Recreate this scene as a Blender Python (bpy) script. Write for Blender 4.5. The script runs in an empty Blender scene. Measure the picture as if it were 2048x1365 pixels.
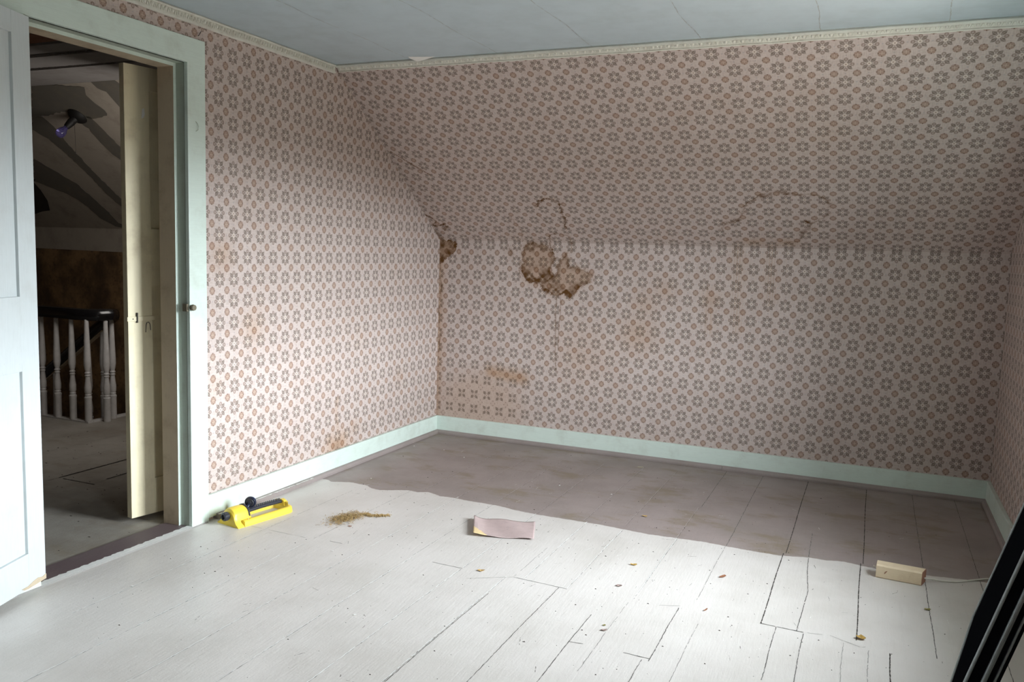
import bpy, bmesh, math, random
import numpy as np
from mathutils import Vector, Matrix
rnd = random.Random(7)
C = bpy.context.scene.collection
scene = bpy.context.scene
PI = math.pi

# ------------------------------------------------------------------ camera
K, D, H, W, L, T = 1.3222, 1.2129, 2.2126, 3.345, 6.2, 0.125   # knee wall, slope run, ceiling, room width, room length, wall thickness
cam_data = bpy.data.cameras.new('camera'); cam = bpy.data.objects.new('camera', cam_data); C.objects.link(cam)
cr = Vector((0.91674733, 0.39829748, 0.03055254)); cu = Vector((-0.07078217, 0.08669089, 0.99371755)); cf = Vector((-0.39314657, 0.91315048, -0.107666))
cam.matrix_world = Matrix(((cr.x, cu.x, -cf.x, 2.70668731), (cr.y, cu.y, -cf.y, -5.00578563), (cr.z, cu.z, -cf.z, 1.26272946), (0, 0, 0, 1)))
cam_data.sensor_width = 36.0; cam_data.lens = 36.0 * 1670.88 / 2048
cam_data.clip_start = 0.02; cam_data.clip_end = 60
scene.camera = cam

# ------------------------------------------------------------------ light
scene.view_settings.view_transform = 'Standard'; scene.view_settings.look = 'None'
scene.view_settings.gamma = 1.0; scene.view_settings.use_curve_mapping = False
scene.view_settings.exposure = 0.0
world = bpy.data.worlds.new('daylight'); scene.world = world; world.use_nodes = True
wt = world.node_tree; bg = wt.nodes['Background']         # overcast sky over dim green trees and ground
tc = wt.nodes.new('ShaderNodeTexCoord'); sx = wt.nodes.new('ShaderNodeSeparateXYZ'); mr = wt.nodes.new('ShaderNodeMapRange')
wt.links.new(tc.outputs['Generated'], sx.inputs[0]); wt.links.new(sx.outputs[2], mr.inputs[0]); mr.interpolation_type = 'SMOOTHSTEP'
mr.inputs[1].default_value = -0.02; mr.inputs[2].default_value = 0.14
cr_ = wt.nodes.new('ShaderNodeValToRGB'); mr.interpolation_type = 'LINEAR'; mr.inputs[1].default_value = -1.0; mr.inputs[2].default_value = 1.0
wt.links.new(mr.outputs[0], cr_.inputs[0]); el_ = cr_.color_ramp.elements
el_[0].position = 0.0; el_[0].color = (0.20, 0.18, 0.165, 1); el_[1].position = 0.53; el_[1].color = (0.86, 0.94, 1.0, 1)
for p_, c_ in ((0.27, (0.17, 0.155, 0.14, 1)), (0.38, (0.055, 0.050, 0.040, 1)), (0.495, (0.065, 0.060, 0.050, 1))): e_ = el_.new(p_); e_.color = c_
# sky brightness shaped by hand: strongest straight out from the gable, weaker overhead
dt = wt.nodes.new('ShaderNodeVectorMath'); dt.operation = 'DOT_PRODUCT'; dt.inputs[1].default_value = (0.99, 0.10, 0.0); wt.links.new(tc.outputs['Generated'], dt.inputs[0])
az = wt.nodes.new('ShaderNodeMapRange'); az.inputs[1].default_value = 0.30; az.inputs[2].default_value = 1.0; az.inputs[3].default_value = 0.14; az.inputs[4].default_value = 1.45
el = wt.nodes.new('ShaderNodeMapRange'); el.inputs[1].default_value = 0.45; el.inputs[2].default_value = 0.85; el.inputs[3].default_value = 1.20; el.inputs[4].default_value = 0.60
ml = wt.nodes.new('ShaderNodeMath'); ml.operation = 'MULTIPLY'; ms = wt.nodes.new('ShaderNodeMath'); ms.operation = 'MULTIPLY'; ms.inputs[1].default_value = 54.0
wt.links.new(dt.outputs['Value'], az.inputs[0]); wt.links.new(sx.outputs[2], el.inputs[0]); wt.links.new(az.outputs[0], ml.inputs[0]); wt.links.new(el.outputs[0], ml.inputs[1]); wt.links.new(ml.outputs[0], ms.inputs[0])
wt.links.new(cr_.outputs[0], bg.inputs[0]); wt.links.new(ms.outputs[0], bg.inputs[1])

def area(name, loc, direction, sx, sy, power, col, spread=PI):
    d = bpy.data.lights.new(name, 'AREA'); d.shape = 'RECTANGLE'; d.size = sx; d.size_y = sy; d.energy = power; d.color = col; d.spread = spread
    o = bpy.data.objects.new(name, d); C.objects.link(o); o.location = loc
    o.rotation_euler = Vector(direction).to_track_quat('-Z', 'Y').to_euler(); return o
WIN = [(-2.38, -1.52, 0.64, 1.84), (-4.45, -3.98, 0.62, 1.16)]       # the two gable windows: y0, y1, z0, z1
WT = 0.16                                                             # gable wall thickness
for k, (wy0, wy1, wz0, wz1) in enumerate(WIN):
    o = area('sky_portal', (W + WT + 0.01, (wy0 + wy1) / 2, (wz0 + wz1) / 2), (-1, 0, 0), wy1 - wy0, wz1 - wz0, 1, (1, 1, 1)); o.data.cycles.is_portal = True
area('hall_fill', (-0.9, -1.3, 1.55), (-1, 0.15, -0.35), 0.6, 0.6, 9.0, (1.0, 0.95, 0.90))  # added fill lamp for the hall

ST={'ring_a':[(0.805,1.668),(0.842,1.725),(0.888,1.748),(0.926,1.743),(0.958,1.715),(0.961,1.67),(0.953,1.611),(0.957,1.553),(0.941,1.492),(0.943,1.468)],'ring_a2':[(0.817,1.402),(0.884,1.416),(0.935,1.393),(0.939,1.33),(0.939,1.272)],'tear':[(0.598,1.575),(0.616,1.527),(0.628,1.459),(0.633,1.408),(0.601,1.319)],'tear2':[(0.79,1.621),(0.806,1.561),(0.83,1.52)],'blob_a':[(0.612,1.263),(0.636,1.304),(0.671,1.316),(0.723,1.306),(0.766,1.299),(0.801,1.268),(0.824,1.23),(0.812,1.19),(0.793,1.15),(0.833,1.104),(0.783,1.07),(0.732,1.064),(0.662,1.06),(0.631,1.083),(0.608,1.135),(0.602,1.175),(0.619,1.183),(0.609,1.223)],'loop_a':[(0.606,1.175),(0.589,1.158),(0.589,1.118),(0.609,1.102)],'mid':[(0.817,1.402),(0.791,1.316),(0.827,1.238),(0.821,1.182),(0.793,1.15)],'blob_b':[(0.911,1.256),(0.922,1.194),(0.931,1.166),(0.981,1.172),(1.014,1.15),(1.048,1.147),(1.081,1.121),(1.067,1.082),(1.01,1.056),(0.979,1.015),(0.939,0.978),(0.922,0.981),(0.896,1.003),(0.837,0.985),(0.768,1.013),(0.732,1.06),(0.783,1.07),(0.841,1.104),(0.856,1.144),(0.847,1.175)],'drip1':[(0.85,0.977),(0.854,0.938),(0.845,0.897),(0.852,0.81),(0.855,0.633),(0.864,0.505)],'drip2':[(0.88,0.979),(0.882,0.915),(0.88,0.868),(0.874,0.787),(0.876,0.635)],'corner_fill':[(0.024,1.322),(0.123,1.316),(0.125,1.249),(0.041,1.189),(0.021,1.163)],'corner_ring':[(0.0,1.583),(0.036,1.558),(0.05,1.507),(0.011,1.481),(0.034,1.468),(0.065,1.475),(0.11,1.496),(0.11,1.464),(0.078,1.43)],'corner_low':[(-0.018,1.414),(0.003,1.374),(0.014,1.321)],'spot':[(0.52,1.269),(0.529,1.237)],'ring_b':[(1.889,1.482),(1.898,1.517),(1.926,1.547),(1.982,1.573),(2.003,1.607),(2.025,1.663),(2.04,1.71),(2.083,1.746),(2.114,1.782),(2.165,1.796),(2.2,1.818),(2.243,1.805),(2.287,1.796),(2.319,1.783),(2.352,1.792),(2.4,1.783),(2.437,1.757),(2.458,1.723),(2.458,1.687)],'ring_b2':[(2.458,1.633),(2.426,1.596),(2.369,1.548),(2.357,1.51),(2.328,1.461),(2.303,1.401),(2.273,1.38),(2.226,1.383)],'ring_b_in':[(2.069,1.701),(2.164,1.774),(2.351,1.774),(2.437,1.705),(2.334,1.5),(2.263,1.409),(1.984,1.378),(1.897,1.437),(1.974,1.548)],'dk':[(1.907,1.537),(1.991,1.573)],'dk2':[(2.125,1.773),(2.176,1.796)],'dk3':[(2.216,1.805),(2.265,1.791)],'dk4':[(2.342,1.566),(2.361,1.558)],'dk5':[(2.317,1.47),(2.363,1.51)],'vd1':[(1.964,1.318),(1.975,1.076),(1.983,0.841)],'vd2':[(2.147,1.344),(2.161,1.021)],'vd3':[(1.804,1.068),(1.824,0.83)],'crack':[(0.023,2.17),(0.202,1.963)],'wash_low':[(0.118,0.445),(0.33,0.294),(0.58,0.451),(0.655,0.358),(0.407,0.182)],'wash_or':[(1.391,0.771)],'wash_or2':[(1.825,1.009)],'wash_or3':[(1.429,0.958),(1.547,1.055)]}
XS=[[(0.2253,-2.1262),(0.53,-2.1355)],[(0.6438,-2.12),(0.7079,-2.1202)],[(1.147,-2.1262),(1.2853,-2.1312)],[(1.3311,-2.2217),(1.4996,-2.116)],[(1.8736,-2.5288),(1.9217,-2.5237)],[(2.0558,-2.5201),(2.1156,-2.5228)],[(2.0588,-2.1155),(2.1441,-2.0808)],[(2.5686,-2.0998),(2.6523,-2.0819),(2.6957,-2.1046),(2.747,-2.126)],[(0.9288,-0.6579),(1.0329,-0.6477)]]
BD=[(0.0685,-1.3421),(0.1076,-1.3648),(0.2003,-1.3232),(0.3176,-1.3333),(0.359,-1.3634),(0.4193,-1.3714),(0.4868,-1.3333),(0.5432,-1.3015),(0.6065,-1.3073),(0.6583,-1.2781),(0.7417,-1.3125),(0.8095,-1.3043),(0.9139,-1.3142),(0.9689,-1.3123),(1.0807,-1.3158),(1.1715,-1.3386),(1.2947,-1.3503),(1.485,-1.348),(1.6081,-1.3466),(1.8407,-1.3695),(1.9865,-1.3582),(2.0964,-1.3501),(2.1854,-1.3594),(2.3035,-1.3655),(2.4177,-1.3651),(2.5365,-1.328),(2.5928,-1.3307),(2.671,-1.3084),(2.7279,-1.3227),(2.7989,-1.3348),(2.9228,-1.3238),(3.0409,-1.3029),(3.1103,-1.2898),(3.1995,-1.2831)]
HP=[[(-2.717,1.133),(-2.656,1.034),(-2.637,0.783),(-2.644,0.614),(-2.672,0.436),(-2.647,0.298),(-2.571,0.368),(-2.565,0.57),(-2.549,0.792),(-2.524,1.001),(-2.484,1.132),(-2.499,1.243),(-2.591,1.248)],[(-3.026,0.844),(-2.962,0.747),(-2.917,0.66),(-2.862,0.572),(-2.86,0.436),(-2.85,0.272),(-2.873,0.088),(-2.852,0.063),(-2.888,0.024),(-2.954,0.048),(-3.023,0.159),(-3.02,0.318),(-3.075,0.435),(-3.196,0.528),(-3.286,0.597)],[(-2.232,1.23),(-2.186,1.12),(-2.21,0.962),(-2.199,0.864),(-2.179,0.794),(-2.064,0.919),(-2.071,1.088),(-2.067,1.222)]]
HP2=[[(-1.795,1.551),(-1.786,1.513),(-1.787,1.458),(-1.735,1.423),(-1.742,1.36),(-1.752,1.264),(-1.575,1.456),(-1.593,1.512),(-1.655,1.541),(-1.717,1.557)],[(-2.287,1.529),(-2.124,1.505),(-1.888,1.471),(-1.927,1.403),(-1.917,1.338),(-1.894,1.271),(-1.923,1.226),(-2.094,1.207),(-2.157,1.298),(-2.43,1.257),(-2.6,1.245)]]


# ------------------------------------------------------------------ node helper
class NT:
    def __init__(s, name):
        s.m = bpy.data.materials.new(name); s.m.use_nodes = True; s.t = s.m.node_tree; s.t.nodes.clear()
        s.out = s.t.nodes.new('ShaderNodeOutputMaterial'); s.b = s.t.nodes.new('ShaderNodeBsdfPrincipled')
        s.t.links.new(s.b.outputs[0], s.out.inputs[0])
    def node(s, k, **kw):
        n = s.t.nodes.new(k)
        for a, b in kw.items(): setattr(n, a, b)
        return n
    def put(s, sock, v):
        if isinstance(v, E): s.t.links.new(v.s, sock)
        elif hasattr(v, 'links'): s.t.links.new(v, sock)
        elif isinstance(v, (tuple, list)):
            sock.default_value = tuple(v) + ((1,) if len(v) == 3 and len(sock.default_value) == 4 else ())
        else: sock.default_value = v
    def math(s, op, *a, clamp=False):
        n = s.node('ShaderNodeMath', operation=op, use_clamp=clamp)
        for i, v in enumerate(a): s.put(n.inputs[i], v)
        return E(s, n.outputs[0])
    def mix(s, f, a, b):
        n = s.node('ShaderNodeMix', data_type='RGBA'); s.put(n.inputs[0], f); s.put(n.inputs[6], a); s.put(n.inputs[7], b)
        return E(s, n.outputs[2])
    def mul(s, f, a, b):
        n = s.node('ShaderNodeMix', data_type='RGBA', blend_type='MULTIPLY'); s.put(n.inputs[0], f); s.put(n.inputs[6], a); s.put(n.inputs[7], b)
        return E(s, n.outputs[2])
    def step(s, x, lo, hi, a=0.0, b=1.0):
        n = s.node('ShaderNodeMapRange', clamp=True); n.interpolation_type = 'SMOOTHSTEP'
        s.put(n.inputs[0], x); n.inputs[1].default_value = lo; n.inputs[2].default_value = hi; n.inputs[3].default_value = a; n.inputs[4].default_value = b
        return E(s, n.outputs[0])
    def obj(s):
        n = s.node('ShaderNodeTexCoord'); return n.outputs['Object']
    def scaled(s, vec, sc):
        n = s.node('ShaderNodeMapping'); s.t.links.new(vec.s if isinstance(vec, E) else vec, n.inputs[0]); n.inputs['Scale'].default_value = sc
        return E(s, n.outputs[0])
    def noise(s, vec, scale, detail=3, rough=0.55):
        n = s.node('ShaderNodeTexNoise'); s.put(n.inputs['Vector'], vec); n.inputs['Scale'].default_value = scale
        n.inputs['Detail'].default_value = detail; n.inputs['Roughness'].default_value = rough; return E(s, n.outputs[0])
    def sep(s, vec):
        n = s.node('ShaderNodeSeparateXYZ'); s.put(n.inputs[0], vec); return [E(s, o) for o in n.outputs]
    def done(s, col, rough=0.6, bump=None, strength=0.2, dist=0.001, **kw):
        s.put(s.b.inputs['Base Color'], col); s.put(s.b.inputs['Roughness'], rough)
        for k, v in kw.items(): s.put(s.b.inputs[k.replace('_', ' ')], v)
        if bump is not None:
            n = s.node('ShaderNodeBump'); n.inputs['Strength'].default_value = strength; n.inputs['Distance'].default_value = dist
            s.put(n.inputs['Height'], bump); s.t.links.new(n.outputs[0], s.b.inputs['Normal'])
        return s.m
class E:
    def __init__(s, n, sock): s.n, s.s = n, sock
    def __add__(a, b): return a.n.math('ADD', a, b)
    __radd__ = __add__
    def __sub__(a, b): return a.n.math('SUBTRACT', a, b)
    def __rsub__(a, b): return a.n.math('SUBTRACT', b, a)
    def __mul__(a, b): return a.n.math('MULTIPLY', a, b)
    __rmul__ = __mul__
    def __truediv__(a, b): return a.n.math('DIVIDE', a, b)
    def lt(a, b): return a.n.math('LESS_THAN', a, b)
    def gt(a, b): return a.n.math('GREATER_THAN', a, b)
    def abs(a): return a.n.math('ABSOLUTE', a)
    def fract(a): return a.n.math('FRACT', a)
    def max(a, b): return a.n.math('MAXIMUM', a, b)
    def min(a, b): return a.n.math('MINIMUM', a, b)
    def sqrt(a): return a.n.math('SQRT', a)

# ------------------------------------------------------------------ materials
def wallpaper(name, pu, pv, ou, ov):
    """flowered paper: large grey flowers on a square lattice, small brown flowers between them, (u, v) in metres from the UV map"""
    t = NT(name)
    uv = t.node('ShaderNodeUVMap', uv_map='paper').outputs[0]
    u, v, _ = t.sep(uv)
    wob = (t.noise(uv, 9.0, 1) - 0.5) * 0.004
    u = (u - ou + wob) / pu; v = (v - ov + wob) / pv
    def cell(x, off): return ((x + off).fract() - 0.5).abs()
    x, y = cell(u, 0.5), cell(v, 0.5); m, n = x.max(y), x.min(y); r = (x * x + y * y).sqrt(); b = (x - y).abs() * 0.7071; a = (x + y) * 0.7071
    leaf = t.step((a - 0.03) * 0.52 - b, 0.0, 0.012) * t.step(m + (m - n) * 0.30, 0.284, 0.304, 1, 0) * t.step(r, 0.085, 0.10)
    vein = t.step(b, 0.006, 0.014, 0.55, 1.0)
    petr = ((m - 0.285) * (m - 0.285) + n * n).sqrt()
    pet = t.step(petr, 0.088, 0.10, 1, 0)
    pethole = t.step(petr, 0.035, 0.05, 0.45, 1)
    inner = t.step(n, 0.03, 0.04, 1, 0) * t.step(m, 0.09, 0.11) * t.step(m, 0.19, 0.21, 1, 0)
    ring = t.step(r, 0.045, 0.055) * t.step(r, 0.085, 0.095, 1, 0)
    heart = t.step(r, 0.045, 0.055, 1, 0)
    x2, y2 = cell(u, 0.0), cell(v, 0.0); m2, n2 = x2.max(y2), x2.min(y2); r2 = (x2 * x2 + y2 * y2).sqrt()
    sm = t.step(m2 + n2 * 0.42, 0.185, 0.205, 1, 0)
    smc = t.step(n2, 0.008, 0.018, 1, 0) * t.step(m2, 0.10, 0.125, 1, 0)
    tips = t.step(n2, 0.022, 0.034, 1, 0) * t.step(m2, 0.12, 0.13) * t.step(m2, 0.175, 0.19, 1, 0)
    # little dots midway between the large flowers
    xd, yd = cell(u, 0.0), cell(v, 0.5); rd = xd + yd
    xe, ye = cell(u, 0.5), cell(v, 0.0); re = xe + ye
    dots = t.step(rd, 0.04, 0.055, 1, 0).max(t.step(re, 0.04, 0.055, 1, 0))
    wear = t.noise(uv, 6.0, 4, 0.7); fine = t.noise(uv, 120.0, 2)
    at = t.node('ShaderNodeAttribute', attribute_name='stain'); sc = t.node('ShaderNodeSeparateColor'); t.t.links.new(at.outputs['Color'], sc.inputs[0])
    dark, wash, faded = [E(t, o) for o in sc.outputs[:3]]
    keep = 1.0 - faded * 0.85
    base = t.mix(wear, (0.54, 0.445, 0.405), (0.65, 0.56, 0.525))
    weave = t.step(t.noise(t.scaled(uv, (260, 30, 1)), 1.0, 1) * 0.5 + t.noise(t.scaled(uv, (30, 260, 1)), 1.0, 1) * 0.5, 0.40, 0.56)
    base = t.mul((1.0 - weave) * 0.30, base, (0.55, 0.48, 0.45))
    dull = t.step(fine, 0.3, 0.7, 0.72, 1.0)
    c = t.mix(dots * 0.38 * keep, base, (0.30, 0.30, 0.33))
    c = t.mix(pet * pethole * 0.84 * keep * dull, c, (0.225, 0.155, 0.12))
    c = t.mix(inner * 0.45, c, (0.24, 0.20, 0.17))
    c = t.mix(leaf * vein * 0.90 * dull, c, (0.155, 0.118, 0.092))
    c = t.mix(heart * 0.5, c, (0.28, 0.2, 0.15)); c = t.mix(ring * 0.75 * keep, c, (0.74, 0.66, 0.58))
    hue = t.mix(wear, (0.33, 0.165, 0.10), (0.245, 0.165, 0.115))
    c = t.mix(sm * (0.68 + 0.22 * t.math('SINE', t.math('ARCTAN2', x2, y2) * 16.0)) * keep, c, hue); c = t.mix(smc * 0.55 * keep, c, (0.68, 0.54, 0.42)); c = t.mix(tips * 0.65, c, (0.13, 0.09, 0.07))
    # age: tan blotches, then the brown water marks carried by the mesh
    blot = t.step(t.noise(uv, 2.3, 5, 0.65), 0.55, 0.78)
    c = t.mul(blot * 0.30, c, (0.86, 0.72, 0.56))
    streak = t.step(t.noise(t.scaled(uv, (60, 1.2, 1)), 1.0, 3, 0.6), 0.60, 0.80)
    c = t.mul(streak * 0.28, c, (0.74, 0.58, 0.44))
    c = t.mul(wash, c, (0.78, 0.60, 0.42))
    mott = t.step(t.noise(uv, 38.0, 5, 0.7), 0.30, 0.62, 0.72, 1.15)
    c = t.mix(t.math('MULTIPLY', dark * mott, 1.0, clamp=True), c, (0.105, 0.044, 0.008))
    return t.done(c, 0.78, fine * 0.5 + weave * 0.5 + dark * 0.6, 0.25, 0.0008, Specular_IOR_Level=0.25)

def painted(name, col, dirt=(0.35, 0.3, 0.25), amount=0.25, rough=0.42, scale=14, brush=(4, 4, 60), chips=0.0, chipcol=(0.30, 0.22, 0.14), bumps=0.25):
    t = NT(name); o = t.obj()
    n1 = t.noise(o, scale, 5, 0.65); n2 = t.noise(t.scaled(o, brush), 6.0, 3); n3 = t.noise(o, 90.0, 3, 0.7)
    c = t.mix(t.step(n1, 0.45, 0.80) * amount, col, dirt)
    c = t.mul(t.step(n2, 0.35, 0.7) * 0.10, c, (0.6, 0.6, 0.6))
    c = t.mix(t.step(n3, 0.70, 0.74) * 0.55, c, dirt)
    if chips: c = t.mix(t.step(t.noise(o, 26.0, 4, 0.75), 0.74 - chips, 0.755 - chips), c, chipcol)
    return t.done(c, t.step(n1, 0.2, 0.8, rough - 0.06, rough + 0.12), n2 * 0.6 + n3 * 0.4, bumps, 0.0012)

def plain(name, col, rough=0.5, metal=0.0, var=0.12, scale=30, **kw):
    t = NT(name); o = t.obj(); n = t.noise(o, scale, 3)
    c = t.mul(t.step(n, 0.3, 0.7) * var, col, (0.4, 0.4, 0.4))
    return t.done(c, rough, n, 0.12, 0.0008, Metallic=metal, **kw)

M = {}
M['paper_left'] = wallpaper('flowered_paper_left', 0.0915, 0.0995, -2.0694, 1.3916)
M['paper_back'] = wallpaper('flowered_paper_back', 0.0933, 0.1002, 1.2191, 0.8945)
M['paper_slope'] = wallpaper('flowered_paper_slope', 0.0933, 0.0991, 0.3802, 1.3484)
M['mint'] = painted('pale_mint_paint', (0.685, 0.785, 0.715), (0.36, 0.36, 0.28), 0.30, 0.36, 9, (3, 3, 40))
M['mint_dark'] = painted('shaded_mint_jamb_paint', (0.40, 0.45, 0.38), (0.30, 0.26, 0.20), 0.45, 0.45, 12)  # shade of the rebate groove put into a darker mint
M['door'] = painted('bluish_white_door_paint', (0.62, 0.665, 0.67), (0.42, 0.40, 0.36), 0.25, 0.38, 8, (30, 30, 2))
M['cream'] = painted('old_cream_paint', (0.82, 0.73, 0.51), (0.36, 0.26, 0.15), 0.42, 0.45, 7, (30, 30, 2), chips=0.0)
M['jamb'] = painted('brown_cream_jamb_paint', (0.56, 0.46, 0.33), (0.26, 0.18, 0.11), 0.5, 0.5, 10, (24, 24, 2))
M['ceiling'] = painted('pale_blue_ceiling_paper', (0.50, 0.58, 0.62), (0.40, 0.45, 0.44), 0.30, 0.7, 3.0, (2, 2, 2), bumps=0.1)
M['moulding'] = painted('yellowed_white_moulding', (0.74, 0.73, 0.655), (0.40, 0.34, 0.26), 0.35, 0.5, 25)
M['seam_dark'] = plain('floor_gap_dirt', (0.045, 0.038, 0.032), 0.9)
M['seam_soft'] = plain('floor_gap_paint', (0.30, 0.285, 0.265), 0.8)
M['seam_mauve'] = plain('mauve_floor_gap', (0.10, 0.085, 0.08), 0.8)
M['ridge_mauve'] = plain('mauve_floor_ridge', (0.47, 0.41, 0.39), 0.5)
M['pale_smear'] = plain('pale_yellow_flake', (0.50, 0.45, 0.33), 0.7)
M['seam_light'] = plain('floor_ridge_paint', (0.86, 0.86, 0.83), 0.4)
M['crack'] = plain('paper_crack', (0.20, 0.16, 0.13), 0.9)
M['ceil_seam'] = plain('ceiling_paper_joint', (0.40, 0.42, 0.41), 0.8)

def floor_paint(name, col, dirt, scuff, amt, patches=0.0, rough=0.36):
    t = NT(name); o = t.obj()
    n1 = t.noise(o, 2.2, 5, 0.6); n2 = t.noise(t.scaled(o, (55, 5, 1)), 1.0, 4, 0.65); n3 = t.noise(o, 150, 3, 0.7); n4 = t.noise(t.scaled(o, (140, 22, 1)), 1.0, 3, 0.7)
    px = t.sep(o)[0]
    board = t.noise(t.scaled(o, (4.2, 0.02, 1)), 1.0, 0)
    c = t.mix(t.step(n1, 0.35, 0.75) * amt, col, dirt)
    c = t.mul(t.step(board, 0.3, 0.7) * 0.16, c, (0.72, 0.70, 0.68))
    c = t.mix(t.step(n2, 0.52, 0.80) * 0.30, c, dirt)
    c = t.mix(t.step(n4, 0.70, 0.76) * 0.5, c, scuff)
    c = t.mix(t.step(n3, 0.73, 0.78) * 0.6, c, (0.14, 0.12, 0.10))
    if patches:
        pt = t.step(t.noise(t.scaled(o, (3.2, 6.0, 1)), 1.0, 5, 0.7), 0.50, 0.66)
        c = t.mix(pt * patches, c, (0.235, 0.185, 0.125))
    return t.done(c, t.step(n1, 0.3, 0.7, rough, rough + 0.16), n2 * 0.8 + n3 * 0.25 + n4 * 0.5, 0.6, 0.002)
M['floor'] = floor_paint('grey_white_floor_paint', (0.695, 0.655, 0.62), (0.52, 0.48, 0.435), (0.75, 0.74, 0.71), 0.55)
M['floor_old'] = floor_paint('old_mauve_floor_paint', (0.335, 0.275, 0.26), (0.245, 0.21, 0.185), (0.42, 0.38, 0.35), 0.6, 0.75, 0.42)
M['floor_hall'] = floor_paint('worn_hall_floor_paint', (0.40, 0.375, 0.335), (0.22, 0.19, 0.15), (0.48, 0.45, 0.42), 0.8, 0.35, 0.5)
M['threshold'] = floor_paint('purple_brown_threshold_paint', (0.125, 0.088, 0.095), (0.20, 0.165, 0.16), (0.33, 0.29, 0.28), 0.5, 0.0, 0.45)
M['shoe'] = floor_paint('mauve_shoe_moulding_paint', (0.33, 0.28, 0.265), (0.23, 0.19, 0.17), (0.50, 0.46, 0.44), 0.5, 0.2, 0.5)
M['hall_plaster'] = painted('bare_hall_plaster', (0.42, 0.365, 0.30), (0.18, 0.14, 0.10), 0.55, 0.85, 5)
M['hall_paper'] = painted('torn_hall_ceiling_paper', (0.15, 0.135, 0.11), (0.22, 0.18, 0.13), 0.6, 0.85, 9)
M['hall_ceiling'] = painted('grey_hall_ceiling_boards', (0.28, 0.26, 0.245), (0.15, 0.12, 0.10), 0.5, 0.8, 6)
M['hall_wall'] = None
t = NT('brown_mildewed_hall_paper'); o = t.obj()
c = t.mix(t.step(t.noise(o, 3.0, 4, 0.6), 0.35, 0.68), (0.075, 0.042, 0.020), (0.30, 0.175, 0.075))
c = t.mix(t.step(t.noise(o, 30.0, 4, 0.7), 0.5, 0.7) * 0.7, c, (0.055, 0.032, 0.016))
M['hall_wall'] = t.done(c, 0.85)
M['hole'] = plain('dark_hole', (0.03, 0.022, 0.015), 0.95)
M['brick'] = painted('reddish_boards', (0.20, 0.085, 0.045), (0.08, 0.04, 0.025), 0.6, 0.9, 20)
M['rail_black'] = plain('black_varnished_wood', (0.010, 0.009, 0.010), 0.16, var=0.3)
M['baluster'] = plain('white_baluster_paint', (0.62, 0.60, 0.58), 0.35, var=0.2)
M['yellow'] = plain('yellow_plastic', (0.90, 0.66, 0.07), 0.36, var=0.08)
M['black_plastic'] = plain('black_plastic', (0.035, 0.036, 0.046), 0.35)
M['navy'] = plain('navy_plastic', (0.012, 0.018, 0.045), 0.3)
M['blue'] = plain('blue_plastic', (0.03, 0.16, 0.50), 0.3)
M['grey_mark'] = plain('faded_grey_print', (0.42, 0.42, 0.33), 0.5)
M['lamp_black'] = plain('black_lamp_metal', (0.008, 0.007, 0.006), 0.6)
M['button'] = plain('grimy_brown_wood', (0.17, 0.145, 0.10), 0.7)
M['slot'] = plain('dark_iron', (0.05, 0.042, 0.035), 0.6, 0.3)
M['case_black'] = plain('black_panel_face', (0.006, 0.0065, 0.008), 1.0, var=0.3, scale=80, Specular_IOR_Level=0.0)
M['case_trim'] = plain('brushed_grey_metal_edge', (0.38, 0.42, 0.43), 0.45, 0.7, var=0.3, scale=60)
M['wood'] = painted('pale_raw_wood', (0.78, 0.63, 0.44), (0.52, 0.36, 0.20), 0.35, 0.6, 18, (2, 50, 50))
M['wood_end'] = plain('reddish_end_grain', (0.34, 0.16, 0.10), 0.7)
M['cord'] = plain('white_cotton_cord', (0.72, 0.69, 0.62), 0.8)
M['paper_scrap'] = painted('pinkish_brown_paper', (0.50, 0.385, 0.37), (0.38, 0.29, 0.28), 0.5, 0.6, 30)
M['tape'] = plain('yellowed_paper_corner', (0.74, 0.56, 0.30), 0.6)
M['straw'] = plain('dry_brown_grass', (0.46, 0.31, 0.13), 0.8, var=0.6, scale=120)
M['leaf_tan'] = plain('dry_tan_leaf', (0.55, 0.36, 0.14), 0.7, var=0.5, scale=160)
M['leaf_gold'] = plain('dry_golden_leaf', (0.52, 0.32, 0.07), 0.7, var=0.6, scale=160)
M['leaf_red'] = plain('reddish_brown_leaf', (0.32, 0.13, 0.06), 0.7, var=0.5, scale=160)
M['leaf_grey'] = plain('greyish_pink_leaf', (0.38, 0.28, 0.25), 0.7, var=0.5, scale=160)
M['leaf_green'] = plain('olive_dry_leaf', (0.26, 0.23, 0.06), 0.7, var=0.5, scale=160)
M['chip_white'] = plain('white_plaster_chip', (0.85, 0.84, 0.80), 0.8)
M['speck'] = plain('dark_grit', (0.07, 0.055, 0.045), 0.9)
M['sky_glass'] = None
t = NT('window_glass'); tr = t.node('ShaderNodeBsdfTransparent'); gl = t.node('ShaderNodeBsdfGlossy'); gl.inputs['Roughness'].default_value = 0.02
mx = t.node('ShaderNodeMixShader'); mx.inputs[0].default_value = 0.07
t.t.links.new(tr.outputs[0], mx.inputs[1]); t.t.links.new(gl.outputs[0], mx.inputs[2]); t.t.links.new(mx.outputs[0], t.out.inputs[0])
M['glass'] = t.m
t = NT('violet_glare_bulb_glass'); t.b.inputs['Transmission Weight'].default_value = 0.9  # violet lens glare put into the glass colour
M['bulb'] = t.done((0.42, 0.38, 0.95), 0.03)

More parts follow.
